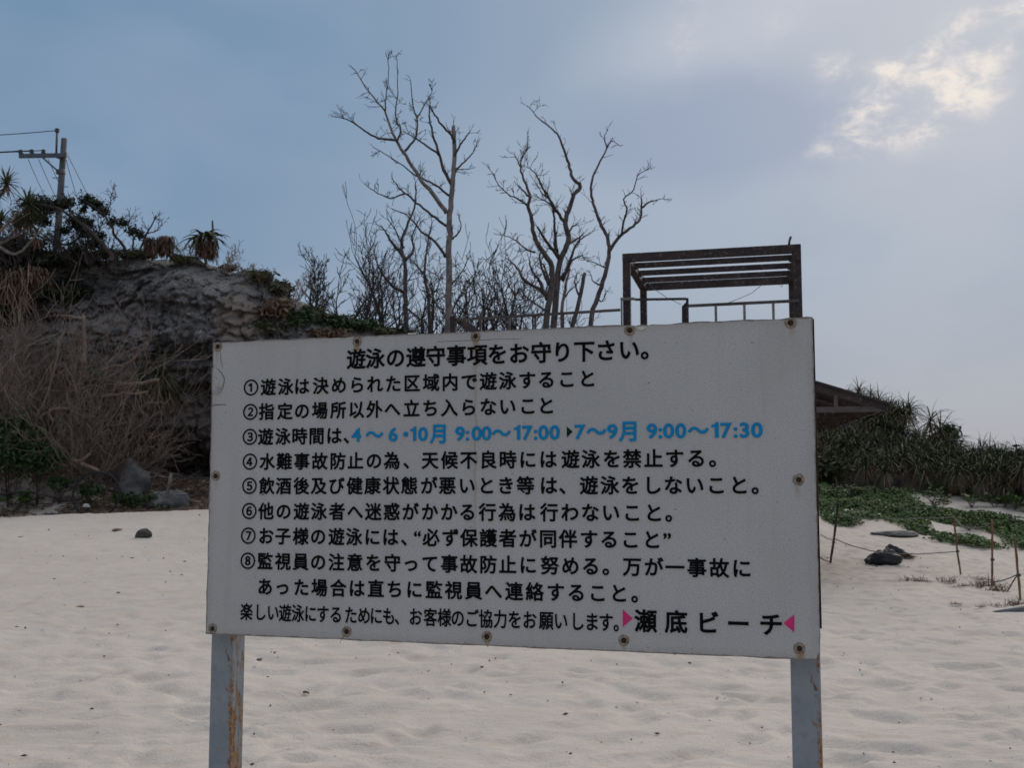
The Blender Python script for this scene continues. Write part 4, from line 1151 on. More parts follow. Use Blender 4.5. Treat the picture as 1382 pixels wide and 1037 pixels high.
# pandanus / screw pine scrub on the dune to the right
def make_pandanus(seed, heads, R, H, Lf):
    rn = random.Random(seed)
    root = empty('pandanus_shrub', (0, 0, 0))
    g = MB(); b = MB(); t = MB()
    for k in range(heads):
        a = rn.uniform(0, 6.28); rr = R * math.sqrt(rn.random())
        c = Vector((math.cos(a) * rr, math.sin(a) * rr, H * (1 - .55 * (rr / R) ** 2) * rn.uniform(.65, 1.05)))
        tl = Vector((math.cos(a) * rr * .55 / R, math.sin(a) * rr * .55 / R, 1))
        rosette(g, c, rn, 26, Lf, .024, .0, 1.35, 1.5, tl)
        rosette(b, c - Vector((0, 0, .06)), rn, 20, Lf * .85, .024, -.9, .3, 1.4, tl)
        bx, by = c.x * .5, c.y * .5
        t.tube([(bx, by, -.2), ((bx + c.x) / 2 + rn.gauss(0, .1), (by + c.y) / 2, c.z * .5), c], [.06, .045, .04], 5)
    g.build('green_leaves', M['strap_green'], root); b.build('dead_leaves', M['leaf_straw'], root); t.build('stems', M['bark_grey'], root)
    for ch in root.children: ch['kind'] = 'stuff'
    return root
PG = 'screw pine scrub covering the dune at right'
protos = [make_pandanus(200 + i, 10 + i % 3, 1.25 + .15 * (i % 3), 1.35 + .2 * (i % 2), .80 + .08 * (i % 3)) for i in range(6)]
rn = random.Random(77)
spots = []
def dune_top(px):       # outline of the scrub against the sky
    return float(np.interp(px, [1060, 1100, 1150, 1180, 1195, 1230, 1260, 1275, 1310, 1350, 1382, 1450], [545, 530, 510, 492, 502, 540, 566, 584, 578, 586, 590, 594]))
def dune_foot(px):
    return float(np.interp(px, [1060, 1100, 1130, 1180, 1230, 1280, 1330, 1382, 1450], [650, 652, 655, 664, 672, 672, 684, 690, 697]))
for row in range(5):
    x0 = 1040 + rn.uniform(0, 20)
    while x0 < 1480:
        foot = G(x0, dune_foot(x0) - 1.5)
        if foot is None: x0 += 30; continue
        Yr = foot.y + 1.1 + row * 2.0 + rn.uniform(-.5, .5)
        X = foot.x / foot.y * Yr
        spots.append((X, Yr, row, x0, foot.y)); x0 += rn.uniform(34, 50)
usedp = set(); 
dune_bank = MB()
for (X, Yr, row, px, fy) in sorted(spots, key=lambda s: (s[2], s[0])):
    p_ = rn.randrange(6); src = protos[p_]
    if p_ in usedp: o = copy_tree(src)
    else: o = src; usedp.add(p_)
    g0 = gz(X, Yr)
    ztop = P(px, dune_top(px), Yr).z
    t = (row + .6) / 4.6
    s = rn.uniform(.85, 1.15)
    zc = max(g0 - .1, g0 + (ztop - g0) * min(1, t) - 1.65 * s)
    if row == 0: zc = g0 - .1; s *= .85
    s = min(s, max(.45, (ztop - g0 + .15) / 2.25)); zc = min(zc, max(g0 - .1, ztop - 2.15 * s))
    o.location = (X, Yr, zc); o.rotation_euler = (rn.uniform(-.1, .1), rn.uniform(-.1, .1), rn.uniform(0, 6.28)); o.scale = (s, s, s * rn.uniform(.9, 1.15))
    zone = 'partly hidden by the board' if px < 1110 else 'below the pavilion eave' if px < 1200 else 'above the black bags' if px < 1245 else 'above the leftmost bamboo stake' if px < 1290 else 'above the bamboo stakes' if px < 1350 else 'at the right edge of the view'
    tag(o, {0: 'straw-bearded screw pine at the foot of the dune, ', 1: 'screw pine in second row up the dune, ', 2: 'screw pine halfway up the dune, ', 3: 'screw pine high on the dune, ', 4: 'screw pine on the dune skyline, '}[row] + zone, 'shrub', PG)
    o['zc'] = zc
for pr_ in range(6):
    if pr_ not in usedp:
        for ch in list(protos[pr_].children): bpy.data.objects.remove(ch)
        bpy.data.objects.remove(protos[pr_])
# the dune they grow on: its height follows the scrub
def build_dune():
    mb = MB(); xs_ = [1030 + i * 14 for i in range(40)]; rows = [0, .3, .8, 1.8, 3, 5, 7, 9, 11, 16, 26, 45]
    for px in xs_:
        f = G(px, dune_foot(px) - 1.5); fy = f.y
        for r_ in rows:
            Y = fy + r_; X = f.x / f.y * Y; g0 = gz(X, Y); zt = P(px, dune_top(px), fy + 9).z
            rise = float(np.interp(r_, [0, .3, .8, 3, 9, 16, 45], [-.3, -.1, .1, .25, .72, .7, .0]))
            mb.v.append(Vector((X, Y, g0 + max(-.3, (zt - 1.0 - g0) * rise if rise > 0 else rise))))
    n = len(rows)
    for i in range(len(xs_) - 1):
        for j in range(n - 1):
            a = i * n + j; mb.face(a, a + n, a + n + 1, a + 1)
    o = mb.build('dune_hill', mat('dune_soil', (0.06, 0.05, 0.035), (0.09, 0.075, 0.05), 2, 0.95, .5, 10), None); tag(o, kind='structure')
build_dune()
for o in list(bpy.data.objects):
    if 'zc' in o.keys(): del o['zc']
# broad-leaved bushes among them
def leafy_bush(name, label, px, py, Y, r, n, size, mt, seed, z=None, lumps=6, cat='bush', group=None, stem=True):
    rn = random.Random(seed); c = P(px, py, Y)
    zg = z if z is not None else (plateau(c.x, Y) if Y > cliff_foot(c.x) + 1.2 else gz(c.x, Y))
    if name == 'rim_bush':
        h = hit(px, py + r[2] * F / Y * .4)
        if h is not None:
            c = h + Vector((0, -.05, r[2] * .35)); zg = h.z - .05; Y = c.y
    root = empty(name, (c.x, Y, min(zg, c.z))); tag(root, label, cat, group)
    mb = MB(); base = c - root.location
    leaf_cloud(mb, base, (r[0] * .8, r[1] * .8, r[2] * .8), n // 3, size, rn, solid=.2)
    st = MB()
    for k in range(lumps):
        a = rn.uniform(0, 6.28); e = rn.uniform(-.3, 1.2)
        q = base + Vector((math.cos(a) * math.cos(e) * r[0] * .65, math.sin(a) * math.cos(e) * r[1] * .65, math.sin(e) * r[2] * .65))
        leaf_cloud(mb, q, (r[0] * .5, r[1] * .5, r[2] * .5), n * 2 // (3 * lumps), size, rn, solid=.1)
        st.tube([(0, 0, -.1), (base * .5 + q * .2) + Vector((0, 0, 0)), q], [.010, .008, .006], 4)
    o = mb.build('foliage', M[mt], root, smooth=False); o['kind'] = 'stuff'; st.build('stems', M['bark_dark'], root)
    return root
leafy_bush('leafy_bush', 'round broad-leaved bush rising from the dune thicket skyline', 1281, 585, 41, (.45, .5, .35), 800, .10, 'leaf_green', 1, z=2.2)
leafy_bush('leafy_bush', 'dark broad-leaved bush at the right edge of the dune thicket', 1375, 640, 33, (1.1, .8, .8), 1800, .12, 'leaf_dark', 2)
leafy_bush('leafy_bush', 'broad-leaved bush low in the dune thicket beside the dark hollow', 1285, 652, 34, (1.0, .7, .55), 1500, .11, 'leaf_green', 3)
leafy_bush('leafy_bush', 'low broad-leaved bush under the pavilion eave beside the board', 1112, 640, 35.5, (1.3, .8, .6), 1500, .11, 'leaf_olive', 4)

# creeping beach vine: uncountable ground cover
def inside(poly, x, y):
    r = False; j = len(poly) - 1
    for i in range(len(poly)):
        xi, yi = poly[i]; xj, yj = poly[j]
        if (yi > y) != (yj > y) and x < (xj - xi) * (y - yi) / (yj - yi) + xi: r = not r
        j = i
    return r
POLY = [[(1095, 660), (1140, 660), (1170, 667), (1210, 667), (1230, 675), (1245, 686), (1262, 689), (1290, 693), (1345, 697), (1400, 704), (1400, 726), (1350, 722), (1310, 712), (1285, 709), (1250, 706), (1240, 712), (1262, 720), (1300, 728), (1348, 738), (1350, 743), (1310, 739), (1290, 735), (1240, 723), (1222, 710), (1200, 703), (1160, 701), (1130, 692), (1095, 691)],
        [(1112, 697), (1140, 698), (1165, 707), (1140, 712), (1115, 706)], [(1095, 690), (1128, 691), (1120, 697), (1095, 697)], [(1355, 722), (1400, 726), (1400, 745), (1370, 740)]]
def creeper():
    rn = random.Random(9); mb = MB(); polyw = []
    # polygons carried over to the ground
    n = 0
    for k, poly in enumerate(POLY):
        gp = [G(x, y) for x, y in poly]; gp = [(q.x, q.y) for q in gp if q]
        x0 = min(p[0] for p in gp); x1 = max(p[0] for p in gp); y0 = min(p[1] for p in gp); y1 = max(p[1] for p in gp)
        want = int((x1 - x0) * (y1 - y0) * (1500 if k == 0 else 1000))
        for _ in range(min(want, 60000)):
            x = rn.uniform(x0, x1); y = rn.uniform(y0, y1)
            jx = x + rn.gauss(0, .12); jy = y + rn.gauss(0, .18)
            if not inside(gp, jx, jy): continue
            nv = noise.noise(Vector((x * .9, y * .55, 3))) + .45 * noise.noise(Vector((x * 2.7, y * 1.8, 7)))
            if nv < -.38: continue
            hgt = max(0, .04 + .30 * (nv + .15)) * rn.random()
            p = Vector((x, y, gz(x, y) + .015 + hgt))
            mb.blade(p, Vector((rn.gauss(0, .5), rn.gauss(0, .5) - .3, 1)), Vector((rn.gauss(0, 1), rn.gauss(0, 1), .2)), rn.uniform(.028, .045), rn.uniform(.035, .055))
            n += 1
    o = mb.build('beach_creeper', M['leaf_fresh'], None, smooth=False); tag(o, 'low green creeping vine spreading over the sand below the dune thicket', 'ground cover', kind='stuff')
creeper()
SP = [(1262, 668.5, 'on bare sand under the thicket, left of a pair'), (1275, 669.5, 'on bare sand under the thicket, right of a pair'), (1258, 679, 'just above the creeper, small and flat'), (1269, 689, 'tallest one on the upper edge of the creeper'), (1303, 673, 'dark one at the foot of the thicket'), (1311, 685, 'midway between creeper and thicket'), (1343, 686, 'leftmost of the row near the right edge'), (1355, 685, 'second of the row near the right edge'), (1370, 688, 'third of the row near the right edge'), (1381, 692, 'at the right edge of the view'), (1150, 672, 'standing out of the left creeper patch'), (1308, 716, 'isolated in the sand below the creeper')]
def beach_plant(px, py, lab, s=1.0, name='beach_plant', seed=0):
    rn = random.Random(seed); g0 = G(px, py)
    root = empty(name, g0); tag(root, 'small green leafy beach plant ' + lab, 'plant', 'small plants rooted in the sand')
    mb = MB(); st = MB()
    for k in range(9):
        a = rn.uniform(0, 6.28); t = Vector((math.cos(a) * .2, math.sin(a) * .2, rn.uniform(.12, .32))) * s
        st.tube([(0, 0, -.02), t * .5 + Vector((0, 0, .03)), t], [.008, .006, .004], 3)
        for j in range(9):
            az = j * 2.4; d = Vector((math.cos(az), math.sin(az), rn.uniform(.2, 1)))
            mb.blade(t * (.6 + .05 * j) + d * .05 * s, Vector((rn.gauss(0, .4), rn.gauss(0, .4), 1)), d, .03 * s, .065 * s)
    o = mb.build('foliage', M['leaf_fresh'], root, smooth=False); o['kind'] = 'stuff'; st.build('stems', M['bark_grey'], root)
for i, (a, b, l) in enumerate(SP): beach_plant(a, b, l, 1.15, seed=300 + i)
beach_plant(20, 690, 'beside white litter at the left foot of the bank', 1.5, seed=330)

# ------------------------------------------------------------------ things on the sand, right side
def stake(name, pts, r, label, Yb=None):
    base = G(*pts[0]); Y = base.y
    line = [Vector((base.x, base.y, base.z - .25))] + [base] + [P(x, y, Y - .1 * k) for k, (x, y) in enumerate(pts[1:], 1)]
    mb = MB(); rr = []
    L2, R2 = smooth_line(line, [r] * len(line), 4, .003, random.Random(int(pts[0][0])))
    R2 = [r * (1.18 if i % 3 == 0 else 1) for i in range(len(L2))]
    o = empty(name, base); tag(o, label, 'stake', 'stakes of the rope fence')
    mb.tube(L2, R2, 7); rebase(mb, base); mb.build('cane', M['bamboo'] if name == 'bamboo_stake' else M['bark_dark'], o)
    kn = MB(); q = L2[len(L2) * 5 // 9] - base
    for s_ in range(3): kn.tube([q + Vector((-.03, -.01, s_ * .012)), q + Vector((0, -.03, s_ * .012 + .004)), q + Vector((.03, -.01, s_ * .012)), q + Vector((.0, .03, s_ * .012))], .008, 4)
    kn.build('rope_knot', M['dark_rope'], o)
    return Y
y1 = stake('wooden_stake', [(1121, 760), (1126, 723), (1131.4, 679)], .022, 'crooked dark wooden stake leaning right beside the board')
y2 = stake('bamboo_stake', [(1296.4, 776.6), (1291, 735), (1287.6, 698)], .016, 'reddish bamboo stake, leftmost of the three by the dry grass')
y3 = stake('bamboo_stake', [(1339, 791), (1339, 745), (1339, 702)], .016, 'upright reddish bamboo stake in the middle of three')
y4 = stake('bamboo_stake', [(1376.8, 810.5), (1373, 766), (1369, 722)], .016, 'reddish bamboo stake nearest the right edge, knotted with dark rope')
RG = 'ropes strung between the beach stakes'
def rope(pts, r, label, mt='rope'):
    p3 = [P(a, b, y) for a, b, y in pts]; l2, r2 = smooth_line(p3, [r] * len(p3), 6, .002, random.Random(3))
    wire_thing(l2, r, label, 'rope', mt, group=RG)
rope([(1130, 696, y1), (1165, 700, (y1 + y2) / 2 + .8), (1210, 701, (y1 + y2) / 2), (1250, 700, (y1 + y2 * 2) / 3), (1288, 699, y2)], .009, 'upper beaded rope crossing in front of the creeper to the first bamboo stake')
rope([(1125, 727, y1), (1150, 737, y1 - .6), (1190, 746, (y1 + y2) / 2 - .3), (1240, 748, (y1 + y2) / 2 - .6), (1291, 745, y2)], .009, 'lower sagging rope passing by the black bags')
rope([(1288, 699, y2), (1298, 710, y2 * .7 + y3 * .3), (1312, 713, (y2 + y3) / 2), (1328, 711, y2 * .3 + y3 * .7), (1339, 706, y3)], .011, 'pale slack rope between the first two bamboo stakes')
rope([(1325, 786, y3 + .2), (1340, 786, y3 - .05), (1356, 783, (y3 + y4) / 2), (1373, 776, y4)], .009, 'low dark rope tied to the last bamboo stake', 'dark_rope')
rope([(1373, 776, y4 - .03), (1368, 784, y4 - .06), (1364, 791, y4 - .1), (1360.5, 797, y4 - .12)], .010, 'frayed rope tail hanging from the last bamboo stake', 'dark_rope')
rope([(1105, 752, y1 - 1.0), (1112, 756, y1 - .8), (1120, 758.5, y1 - .06)], .012, 'short greenish rope end on the sand beside the crooked stake', 'dark_rope')
rope([(1108, 722, y1 - .5), (1116, 727, y1 - .2), (1125, 729, y1 - .03)], .008, 'thin rope leading from the crooked stake behind the board')

def sack(label, prof, c, rz, seed, name='black_bag', mt='black_bag'):
    """slumped bag: superellipsoid with folds"""
    rn = random.Random(seed); nu, nv = 40, 24; mb = MB()
    for j in range(nv + 1):
        ph = math.pi * j / nv
        for i in range(nu):
            th_ = 2 * math.pi * i / nu
            x = math.cos(th_) * math.sin(ph); y = math.sin(th_) * math.sin(ph); z = math.cos(ph)
            k = 1 + .30 * noise.noise(Vector((x * 2 + seed, y * 2, z * 2))) - .22 * abs(noise.noise(Vector((x * 3.5, y * 2 + seed, z * 5)))) + .07 * noise.noise(Vector((x * 6, y * 6 + seed, z * 6)))
            tx = float(np.interp(x, [-1, -.4, .3, 1], prof))
            mb.v.append(Vector((x * .30 * k, y * .20 * k, max(-.03, (z * .5 + .42) * .27 * k * tx))))
    for j in range(nv):
        for i in range(nu):
            a = j * nu + i; b = j * nu + (i + 1) % nu; mb.face(a, a + nu, b + nu, b)
    g0 = c; o = mb.build(name, M[mt], None, loc=g0); o.rotation_euler = (0, 0, rz); tag(o, label, 'bag'); o.scale = (1.3, 1.2, 1.25)
    return o
b1 = G(1191, 763); sack('larger slumped black bag lying on the sand in front of another', [.15, .85, 1.0, .75], b1, -.15, 3)
b2 = G(1212, 753); o = sack('smaller black bag with a peaked top lying behind the larger one', [.5, 1.0, .55, .12], b2, -.1, 8); o.scale = (1.15, 1.0, 1.15)
def tuft(px, py, label, s, seed, mt='leaf_straw', nm='dry_grass_tuft', n=50, Lr=(.08, .22)):
    rn = random.Random(seed); g0 = G(px, py); mb = MB()
    for _ in range(n):
        a = rn.uniform(0, 6.28); p = Vector((rn.gauss(0, .10), rn.gauss(0, .08), 0)) * s
        mb.leaf(p, Vector((math.cos(a), math.sin(a), rn.uniform(.2, 1.6))), rn.uniform(*Lr) * s, .006 * s, rn.uniform(.2, 1.2), 3)
    o = mb.build(nm, M[mt], None, loc=g0); tag(o, label, 'grass', 'dry tufts on the right-hand sand')
tuft(1221, 755, 'brown dried tuft leaning on the smaller black bag', 1.0, 1, n=110)
tuft(1231, 785, 'long dry straw tuft below the black bags', 1.0, 2); tuft(1244, 786, 'thin dry straw tuft right of the long one', .7, 22)
tuft(1278, 786, 'dry tuft left of the first bamboo stake', .9, 3); tuft(1300, 792, 'small dry tuft just below the first bamboo stake', .6, 4)
tuft(1322, 784, 'wispy dry tuft between the bamboo stakes', 1.0, 5); tuft(1332, 793, 'bushy dry tuft at the foot of the middle bamboo stake', 1.2, 6, n=110)
tuft(1345, 799, 'dry tuft in front of the middle bamboo stake', 1.0, 7, n=80); tuft(1346, 820, 'single brown tuft above the grey hull tip', .6, 8)
tuft(1375, 818, 'grey brown tuft at the foot of the last bamboo stake', .9, 9, n=90); tuft(1325, 820, 'tiny brown tuft far from the others', .35, 10); tuft(1290, 816, 'tiny round brown tuft on open sand', .35, 11)
# grey hull tip
def hull():
    c = G(1340, 826); mb = MB(); n = 16; m_ = 10
    for i in range(n + 1):
        u = i / n; x = u * 1.9; wd = .34 * math.sin(min(1, u * 1.1 + .02) * math.pi / 2) ** .8
        for j in range(m_ + 1):
            a = math.pi * j / m_; mb.v.append(Vector((x, -math.cos(a) * wd, max(-.05, math.sin(a) ** .6 * (.03 + .20 * min(1, u * 2.2)) - .02))))
    for i in range(n):
        for j in range(m_):
            a = i * (m_ + 1) + j; mb.face(a, a + m_ + 1, a + m_ + 2, a + 1)
    o = mb.build('upturned_hull', M['hull'], None, loc=c); o.rotation_euler = (0, 0, -.18); tag(o, 'pointed tip of a grey upturned hull lying on the sand at the right edge', 'boat')
hull()

def rock(name, label, c, r, seed, mt='stone_grey', amp=.35, cat='rock', group=None, sub=4, rz=0, flat=0.35):
    import bmesh
    bm = bmesh.new(); bmesh.ops.create_icosphere(bm, subdivisions=sub, radius=1)
    for v in bm.verts:
        p = v.co.copy(); k = 1 + amp * noise.fractal(p * 1.1 + Vector((seed * 3.1, 0, 0)), .9, 2.1, 4) + amp * .25 * (noise.voronoi(p * 3 + Vector((seed, 0, 0)))[0][0] - .3)
        v.co = Vector((p.x * r[0] * k, p.y * r[1] * k, p.z * r[2] * k))
        if v.co.z < -r[2] * flat: v.co.z = -r[2] * flat
    me = bpy.data.meshes.new(name); bm.to_mesh(me); bm.free(); me.materials.append(M[mt])
    me.polygons.foreach_set('use_smooth', [True] * len(me.polygons))
    o = bpy.data.objects.new(name, me); COL.objects.link(o); o.location = Vector(c) + Vector((0, 0, r[2] * flat - .02)); o.rotation_euler = (0, 0, rz)
    if label: tag(o, label, cat, group)
    return o
rock('flat_rock', 'flat grey rock slab showing between creeper and sand', G(1210, 722), (.50, .4, .08), 4, amp=.3)
rock('beach_stone', 'smooth dark stone lying alone on the left sand slope', G(194, 726), (.135, .10, .09), 6, 'stone_dark', .28, 'stone', flat=.75, rz=.25)
rock('beach_stone', 'small dark stone at the left edge on the beach crest', G(4, 696), (.10, .08, .05), 7, 'stone_dark', .1, 'stone', sub=3)
rock('boulder', 'rounded grey boulder under the cliff notch beside the leaning stick', P(226, 682, 25.3) - Vector((0, 0, .18)), (.52, .4, .34), 8, amp=.25, flat=.5)
rock('boulder', 'upright grey boulder in the shadow left of the cliff notch', P(180, 655, 26.2) + Vector((0, 0, -.35)), (.36, .4, .62), 9, amp=.3, flat=.5)
rock('boulder', 'pale boulder showing through the brush at the bank', P(42, 660, 26.2) - Vector((0, 0, .25)), (.30, .3, .26), 10, amp=.3)
rock('boulder', 'brownish boulder low under the dry brush', P(92, 672, 25.6) - Vector((0, 0, .3)), (.45, .3, .25), 11, 'driftwood', .3)

# small litter scattered on the sand: uncountable
def litter():
    rn = random.Random(21)
    for name, mt, n, s0, s1, lab in (('dark_pebbles', 'wood_bit', 320, .002, .0065, 'tiny dark pebbles and bark crumbs strewn over the beach sand'), ('shell_bits', 'shell', 230, .002, .007, 'tiny white shell and coral bits strewn over the beach sand')):
        mb = MB()
        for _ in range(n):
            y = 5.5 * (26 / 5.5) ** rn.random(); x = rn.uniform(-.55, .55) * y; z = gz(x, y)
            s = rn.uniform(s0, s1) * (1 + y / 12); b = len(mb.v)
            a = rn.uniform(0, 3.1); ex = rn.uniform(1, 2.4)
            for dx_, dy_, dz_ in ((1, 0, 0), (0, 1, 0), (-1, 0, 0), (0, -1, 0), (0, 0, .8), (0, 0, -.8)):
                vx = dx_ * s * ex; vy = dy_ * s
                mb.v.append(Vector((x + vx * math.cos(a) - vy * math.sin(a), y + vx * math.sin(a) + vy * math.cos(a), z + dz_ * s + s * .9 + rn.uniform(-.2, .2) * s)))
            for q in ((0, 1, 4), (1, 2, 4), (2, 3, 4), (3, 0, 4), (1, 0, 5), (2, 1, 5), (3, 2, 5), (0, 3, 5)): mb.face(*[b + k for k in q])
        o = mb.build(name, M[mt], None, smooth=False); tag(o, lab, 'debris', kind='stuff')
litter()
BITS = [(276, 920.5, .035, 'stone_dark', 'pebble', 'flat brown pebble just left of the left post'), (350, 888, .03, 'wood_bit', 'wood_chip', 'small dark wood chip right of the left post top'), (394, 902, .045, 'shell', 'shell', 'narrow white shell on the sand under the board'), (511, 880, .04, 'shell', 'shell', 'pale oval shell just below the board'),
        (442, 1014, .022, 'driftwood', 'pebble', 'light brown pebble low in the middle left'), (413, 932, .03, 'wood_bit', 'wood_chip', 'curled dark leaf scrap below the board'), (569, 916, .022, 'stone_dark', 'pebble', 'small blue grey pebble under the board'), (578, 904, .02, 'stone_dark', 'pebble', 'small grey pebble nearest the board bottom edge'),
        (568, 1026, .02, 'wood_bit', 'wood_chip', 'tiny dark chip at the bottom edge of the view'), (817, 890.5, .03, 'wood_bit', 'wood_chip', 'dark elongated chip below the pink arrow'), (1048, 901, .03, 'wood_bit', 'wood_chip', 'dark chip left of the right post'), (1263, 899.5, .022, 'wood_bit', 'wood_chip', 'reddish brown chip on open sand at right'),
        (1350, 1007, .028, 'shell', 'shell', 'white sliver of shell near the bottom right'), (1325, 848, .03, 'stone_dark', 'pebble', 'dark pebble below the hull tip'), (1203, 820, .03, 'stone_dark', 'pebble', 'lone dark pebble on the right-hand slope'), (28, 724.5, .05, 'stone_dark', 'pebble', 'dark flat pebble near the left edge of the slope'),
        (158, 716, .09, 'driftwood', 'driftwood_piece', 'pale brown driftwood scrap left of the dark stone'), (262, 705, .03, 'leaf_fresh', 'leaf_scrap', 'yellowish leaf scrap on the crest beside the board'), (179, 752, .03, 'stone_dark', 'pebble', 'dark pebble below the dark stone'), (226, 758, .03, 'stone_dark', 'pebble', 'dark pebble right of and below the dark stone'),
        (108, 818, .035, 'driftwood', 'driftwood_piece', 'small brown stub in a hollow at lower left'), (1138, 1014, .02, 'wood_bit', 'wood_chip', 'dark crumb right of the right post near the bottom')]
for i, (a, b, s, mt, nm, lab) in enumerate(BITS):
    s = s * .72 if nm in ('pebble', 'wood_chip') else s
    g0 = G(a, b); rock(nm, lab, g0, (s * 1.4, s, s * .45), 50 + i, mt, .35, 'stone' if nm == 'pebble' else 'debris', sub=2, rz=i * 1.1)

# ------------------------------------------------------------------ left bank: brush, shrubs, trees
def brush(name, label, px, py, Y, H, R, n, seed, lean=(0, 0), mt='twig_brown', lvl=2, up=.12, r0=.018, group='dry leafless brush on the left bank', cat='dry brush', spread=.55, z=None):
    rn = random.Random(seed); c = P(px, py, Y); c.z = z if z is not None else min(c.z, 20)
    root = empty(name, c); tag(root, label, cat, group)
    st = MB(); tw = MB()
    for k in range(n):
        a = rn.uniform(0, 6.28); rr = R * .45 * math.sqrt(rn.random())
        p = Vector((math.cos(a) * rr, math.sin(a) * rr, -.15))
        d = Vector((math.cos(a) * .45 + lean[0] + rn.gauss(0, .15), math.sin(a) * .45 + lean[1], 1)).normalized()
        pts = [p]; L_ = H * rn.uniform(.6, 1.1); m_ = 7; dirs = []
        for i in range(m_):
            d = (d + Vector((rn.gauss(0, .20), rn.gauss(0, .20), rn.gauss(0, .16) + .02))).normalized(); dirs.append(d); pts.append(pts[-1] + d * L_ / m_)
        rad = [r0 * (1 - .75 * i / m_) for i in range(m_ + 1)]
        st.tube(pts, rad, 4, False)
        for i in range(1, m_ + 1):
            for _ in range(rn.randint(1, 2)):
                ax = Vector((rn.gauss(0, 1), rn.gauss(0, 1), rn.gauss(0, .6))).normalized()
                grow(tw, pts[i], dirs[i - 1] + ax * .7, L_ * rn.uniform(.15, .38), rad[i] * .7, lvl - 1, rn, .26, up, 4, .006, (1, 2), 3, spread=.8)
    st.build('stems', M[mt], root); o = tw.build('twigs', M[mt], root); o['kind'] = 'stuff'
BR = [(12, 660, 26.0, 3.7, 1.5, 26, 'tall dry leafless brush at the left edge above the green shrub', (.10, 0)), (58, 665, 26.4, 3.9, 1.6, 28, 'tallest dry leafless brush on the left bank', (.12, 0)),
      (100, 672, 26.3, 3.3, 1.4, 26, 'dry brush spreading right beside the pinkish cut trunk', (.3, 0)), (136, 672, 26.2, 2.4, 1.3, 24, 'low dry brush behind the black hoop', (.35, 0)),
      (160, 660, 26.6, 2.0, 1.1, 18, 'thin dry brush hanging towards the cliff', (.45, 0)), (-20, 650, 26.6, 4.2, 1.6, 20, 'dry brush partly cut by the left frame edge', (.1, 0)),
      (30, 560, 27.2, 2.3, 1.6, 24, 'upper dry brush on the slope under the dark foliage', (.05, 0)), (85, 545, 27.4, 2.0, 1.5, 22, 'upper dry brush left of the pinkish cut trunk', (.15, 0)),
      (125, 560, 27.4, 1.7, 1.2, 18, 'wispy dry brush against the grey cliff face', (.3, 0))]
for i, (a, b, Y, H, R, n, lab, ln) in enumerate(BR): brush('dry_brush', lab, a, b, Y, H * (1.05 if a < 120 else .85), R, int(n * (1.4 if a < 90 else 1.0)), 400 + i, ln, r0=.014)
BR2 = [(45, 348, 28.7, 1.4, .8, 12, 'dark twiggy brush under the crown of the tree before the utility pole', (-.4, 0)), (112, 350, 28.8, 1.2, .7, 14, 'dark twiggy brush leaning left below the wind-bent tree', (-.5, 0)), (15, 350, 28.4, 1.6, 1.0, 20, 'dark twiggy brush behind the left-edge screw pine', (-.2, 0)), (140, 346, 29.2, .9, .8, 16, 'low dark twigs at the foot of the wind-bent trees', (-.3, 0))]
for i, (a, b, Y, H, R, n, lab, ln) in enumerate(BR2): brush('dark_brush', lab, a, b, Y, H, R, n, 450 + i, ln, mt='bark_dark', group='dark twiggy brush on the cliff rim', r0=.02)
# cut and fallen limbs in the brush
def limb(pts, r, label, mt='driftwood', name='fallen_branch', stub=None):
    p3 = [P(*q) for q in pts]; l2, r2 = smooth_line(p3, [r * (1 - .35 * i / (len(p3) - 1)) for i in range(len(p3))], 4, .01, random.Random(int(pts[0][0])))
    o0_ = p3[0]; mb = MB(); mb.tube(l2, r2, 7); rebase(mb, o0_); o = mb.build(name, M[mt], None, loc=o0_); tag(o, label, 'branch', 'bare branches lying in the left brush')
limb([(114, 492, 25.6), (113.5, 460, 25.6), (113, 426, 25.6)], .055, 'upright pinkish cut trunk with a blunt top in the dry brush')
limb([(114, 430, 25.6), (100, 428, 25.6), (86, 427, 25.7)], .035, 'thin side arm of the pinkish cut trunk pointing left')
limb([(160, 519, 25.7), (185, 518, 25.6), (214, 513, 25.4)], .05, 'pale sawn limb pointing right across the brush')
limb([(95, 553, 25.4), (80, 552, 25.3), (66, 556, 25.2), (72, 569, 25.2)], .045, 'short bent pale limb above the green shrub')
limb([(97, 620, 25.4), (96, 570, 25.4), (97, 543, 25.4)], .05, 'upright brown limb in the middle of the brush', 'bark_pale')
limb([(97, 620, 25.1), (115, 628, 25.0), (134, 636, 24.9)], .055, 'thick pale sawn log slanting down above the hoop')
limb([(106, 624, 25.0), (114, 619, 25.0), (122, 613, 25.0)], .035, 'short stub forking off the slanting log')
limb([(140, 535, 25.6), (165, 532, 25.5), (188, 530, 25.5), (200, 528, 25.5)], .03, 'slender pale limb below the sawn limb')
limb([(135, 500, 26.0), (155, 495, 25.9), (170, 492, 25.8), (185, 480, 25.7), (194, 470, 25.6)], .035, 'brown limb rising to the right against the cliff')
limb([(20, 640, 25.3), (30, 600, 25.2), (60, 540, 25.2), (70, 510, 25.2), (80, 470, 25.2), (85, 445, 25.2)], .03, 'long thin pale stem curving up through the brush')
limb([(0, 668, 24.9), (40, 664, 24.8), (75, 672, 24.8), (110, 680, 24.7)], .03, 'low brown branch along the sand bank', 'bark_dark')
limb([(75, 672, 24.6), (60, 665, 24.6), (52, 655, 24.6)], .05, 'dark forked stump rising from the sand bank', 'bark_dark')
limb([(75, 674, 24.6), (88, 664, 24.6), (100, 655, 24.5), (112, 652, 24.5)], .04, 'dark branch forking right from the sand bank stump', 'bark_dark')

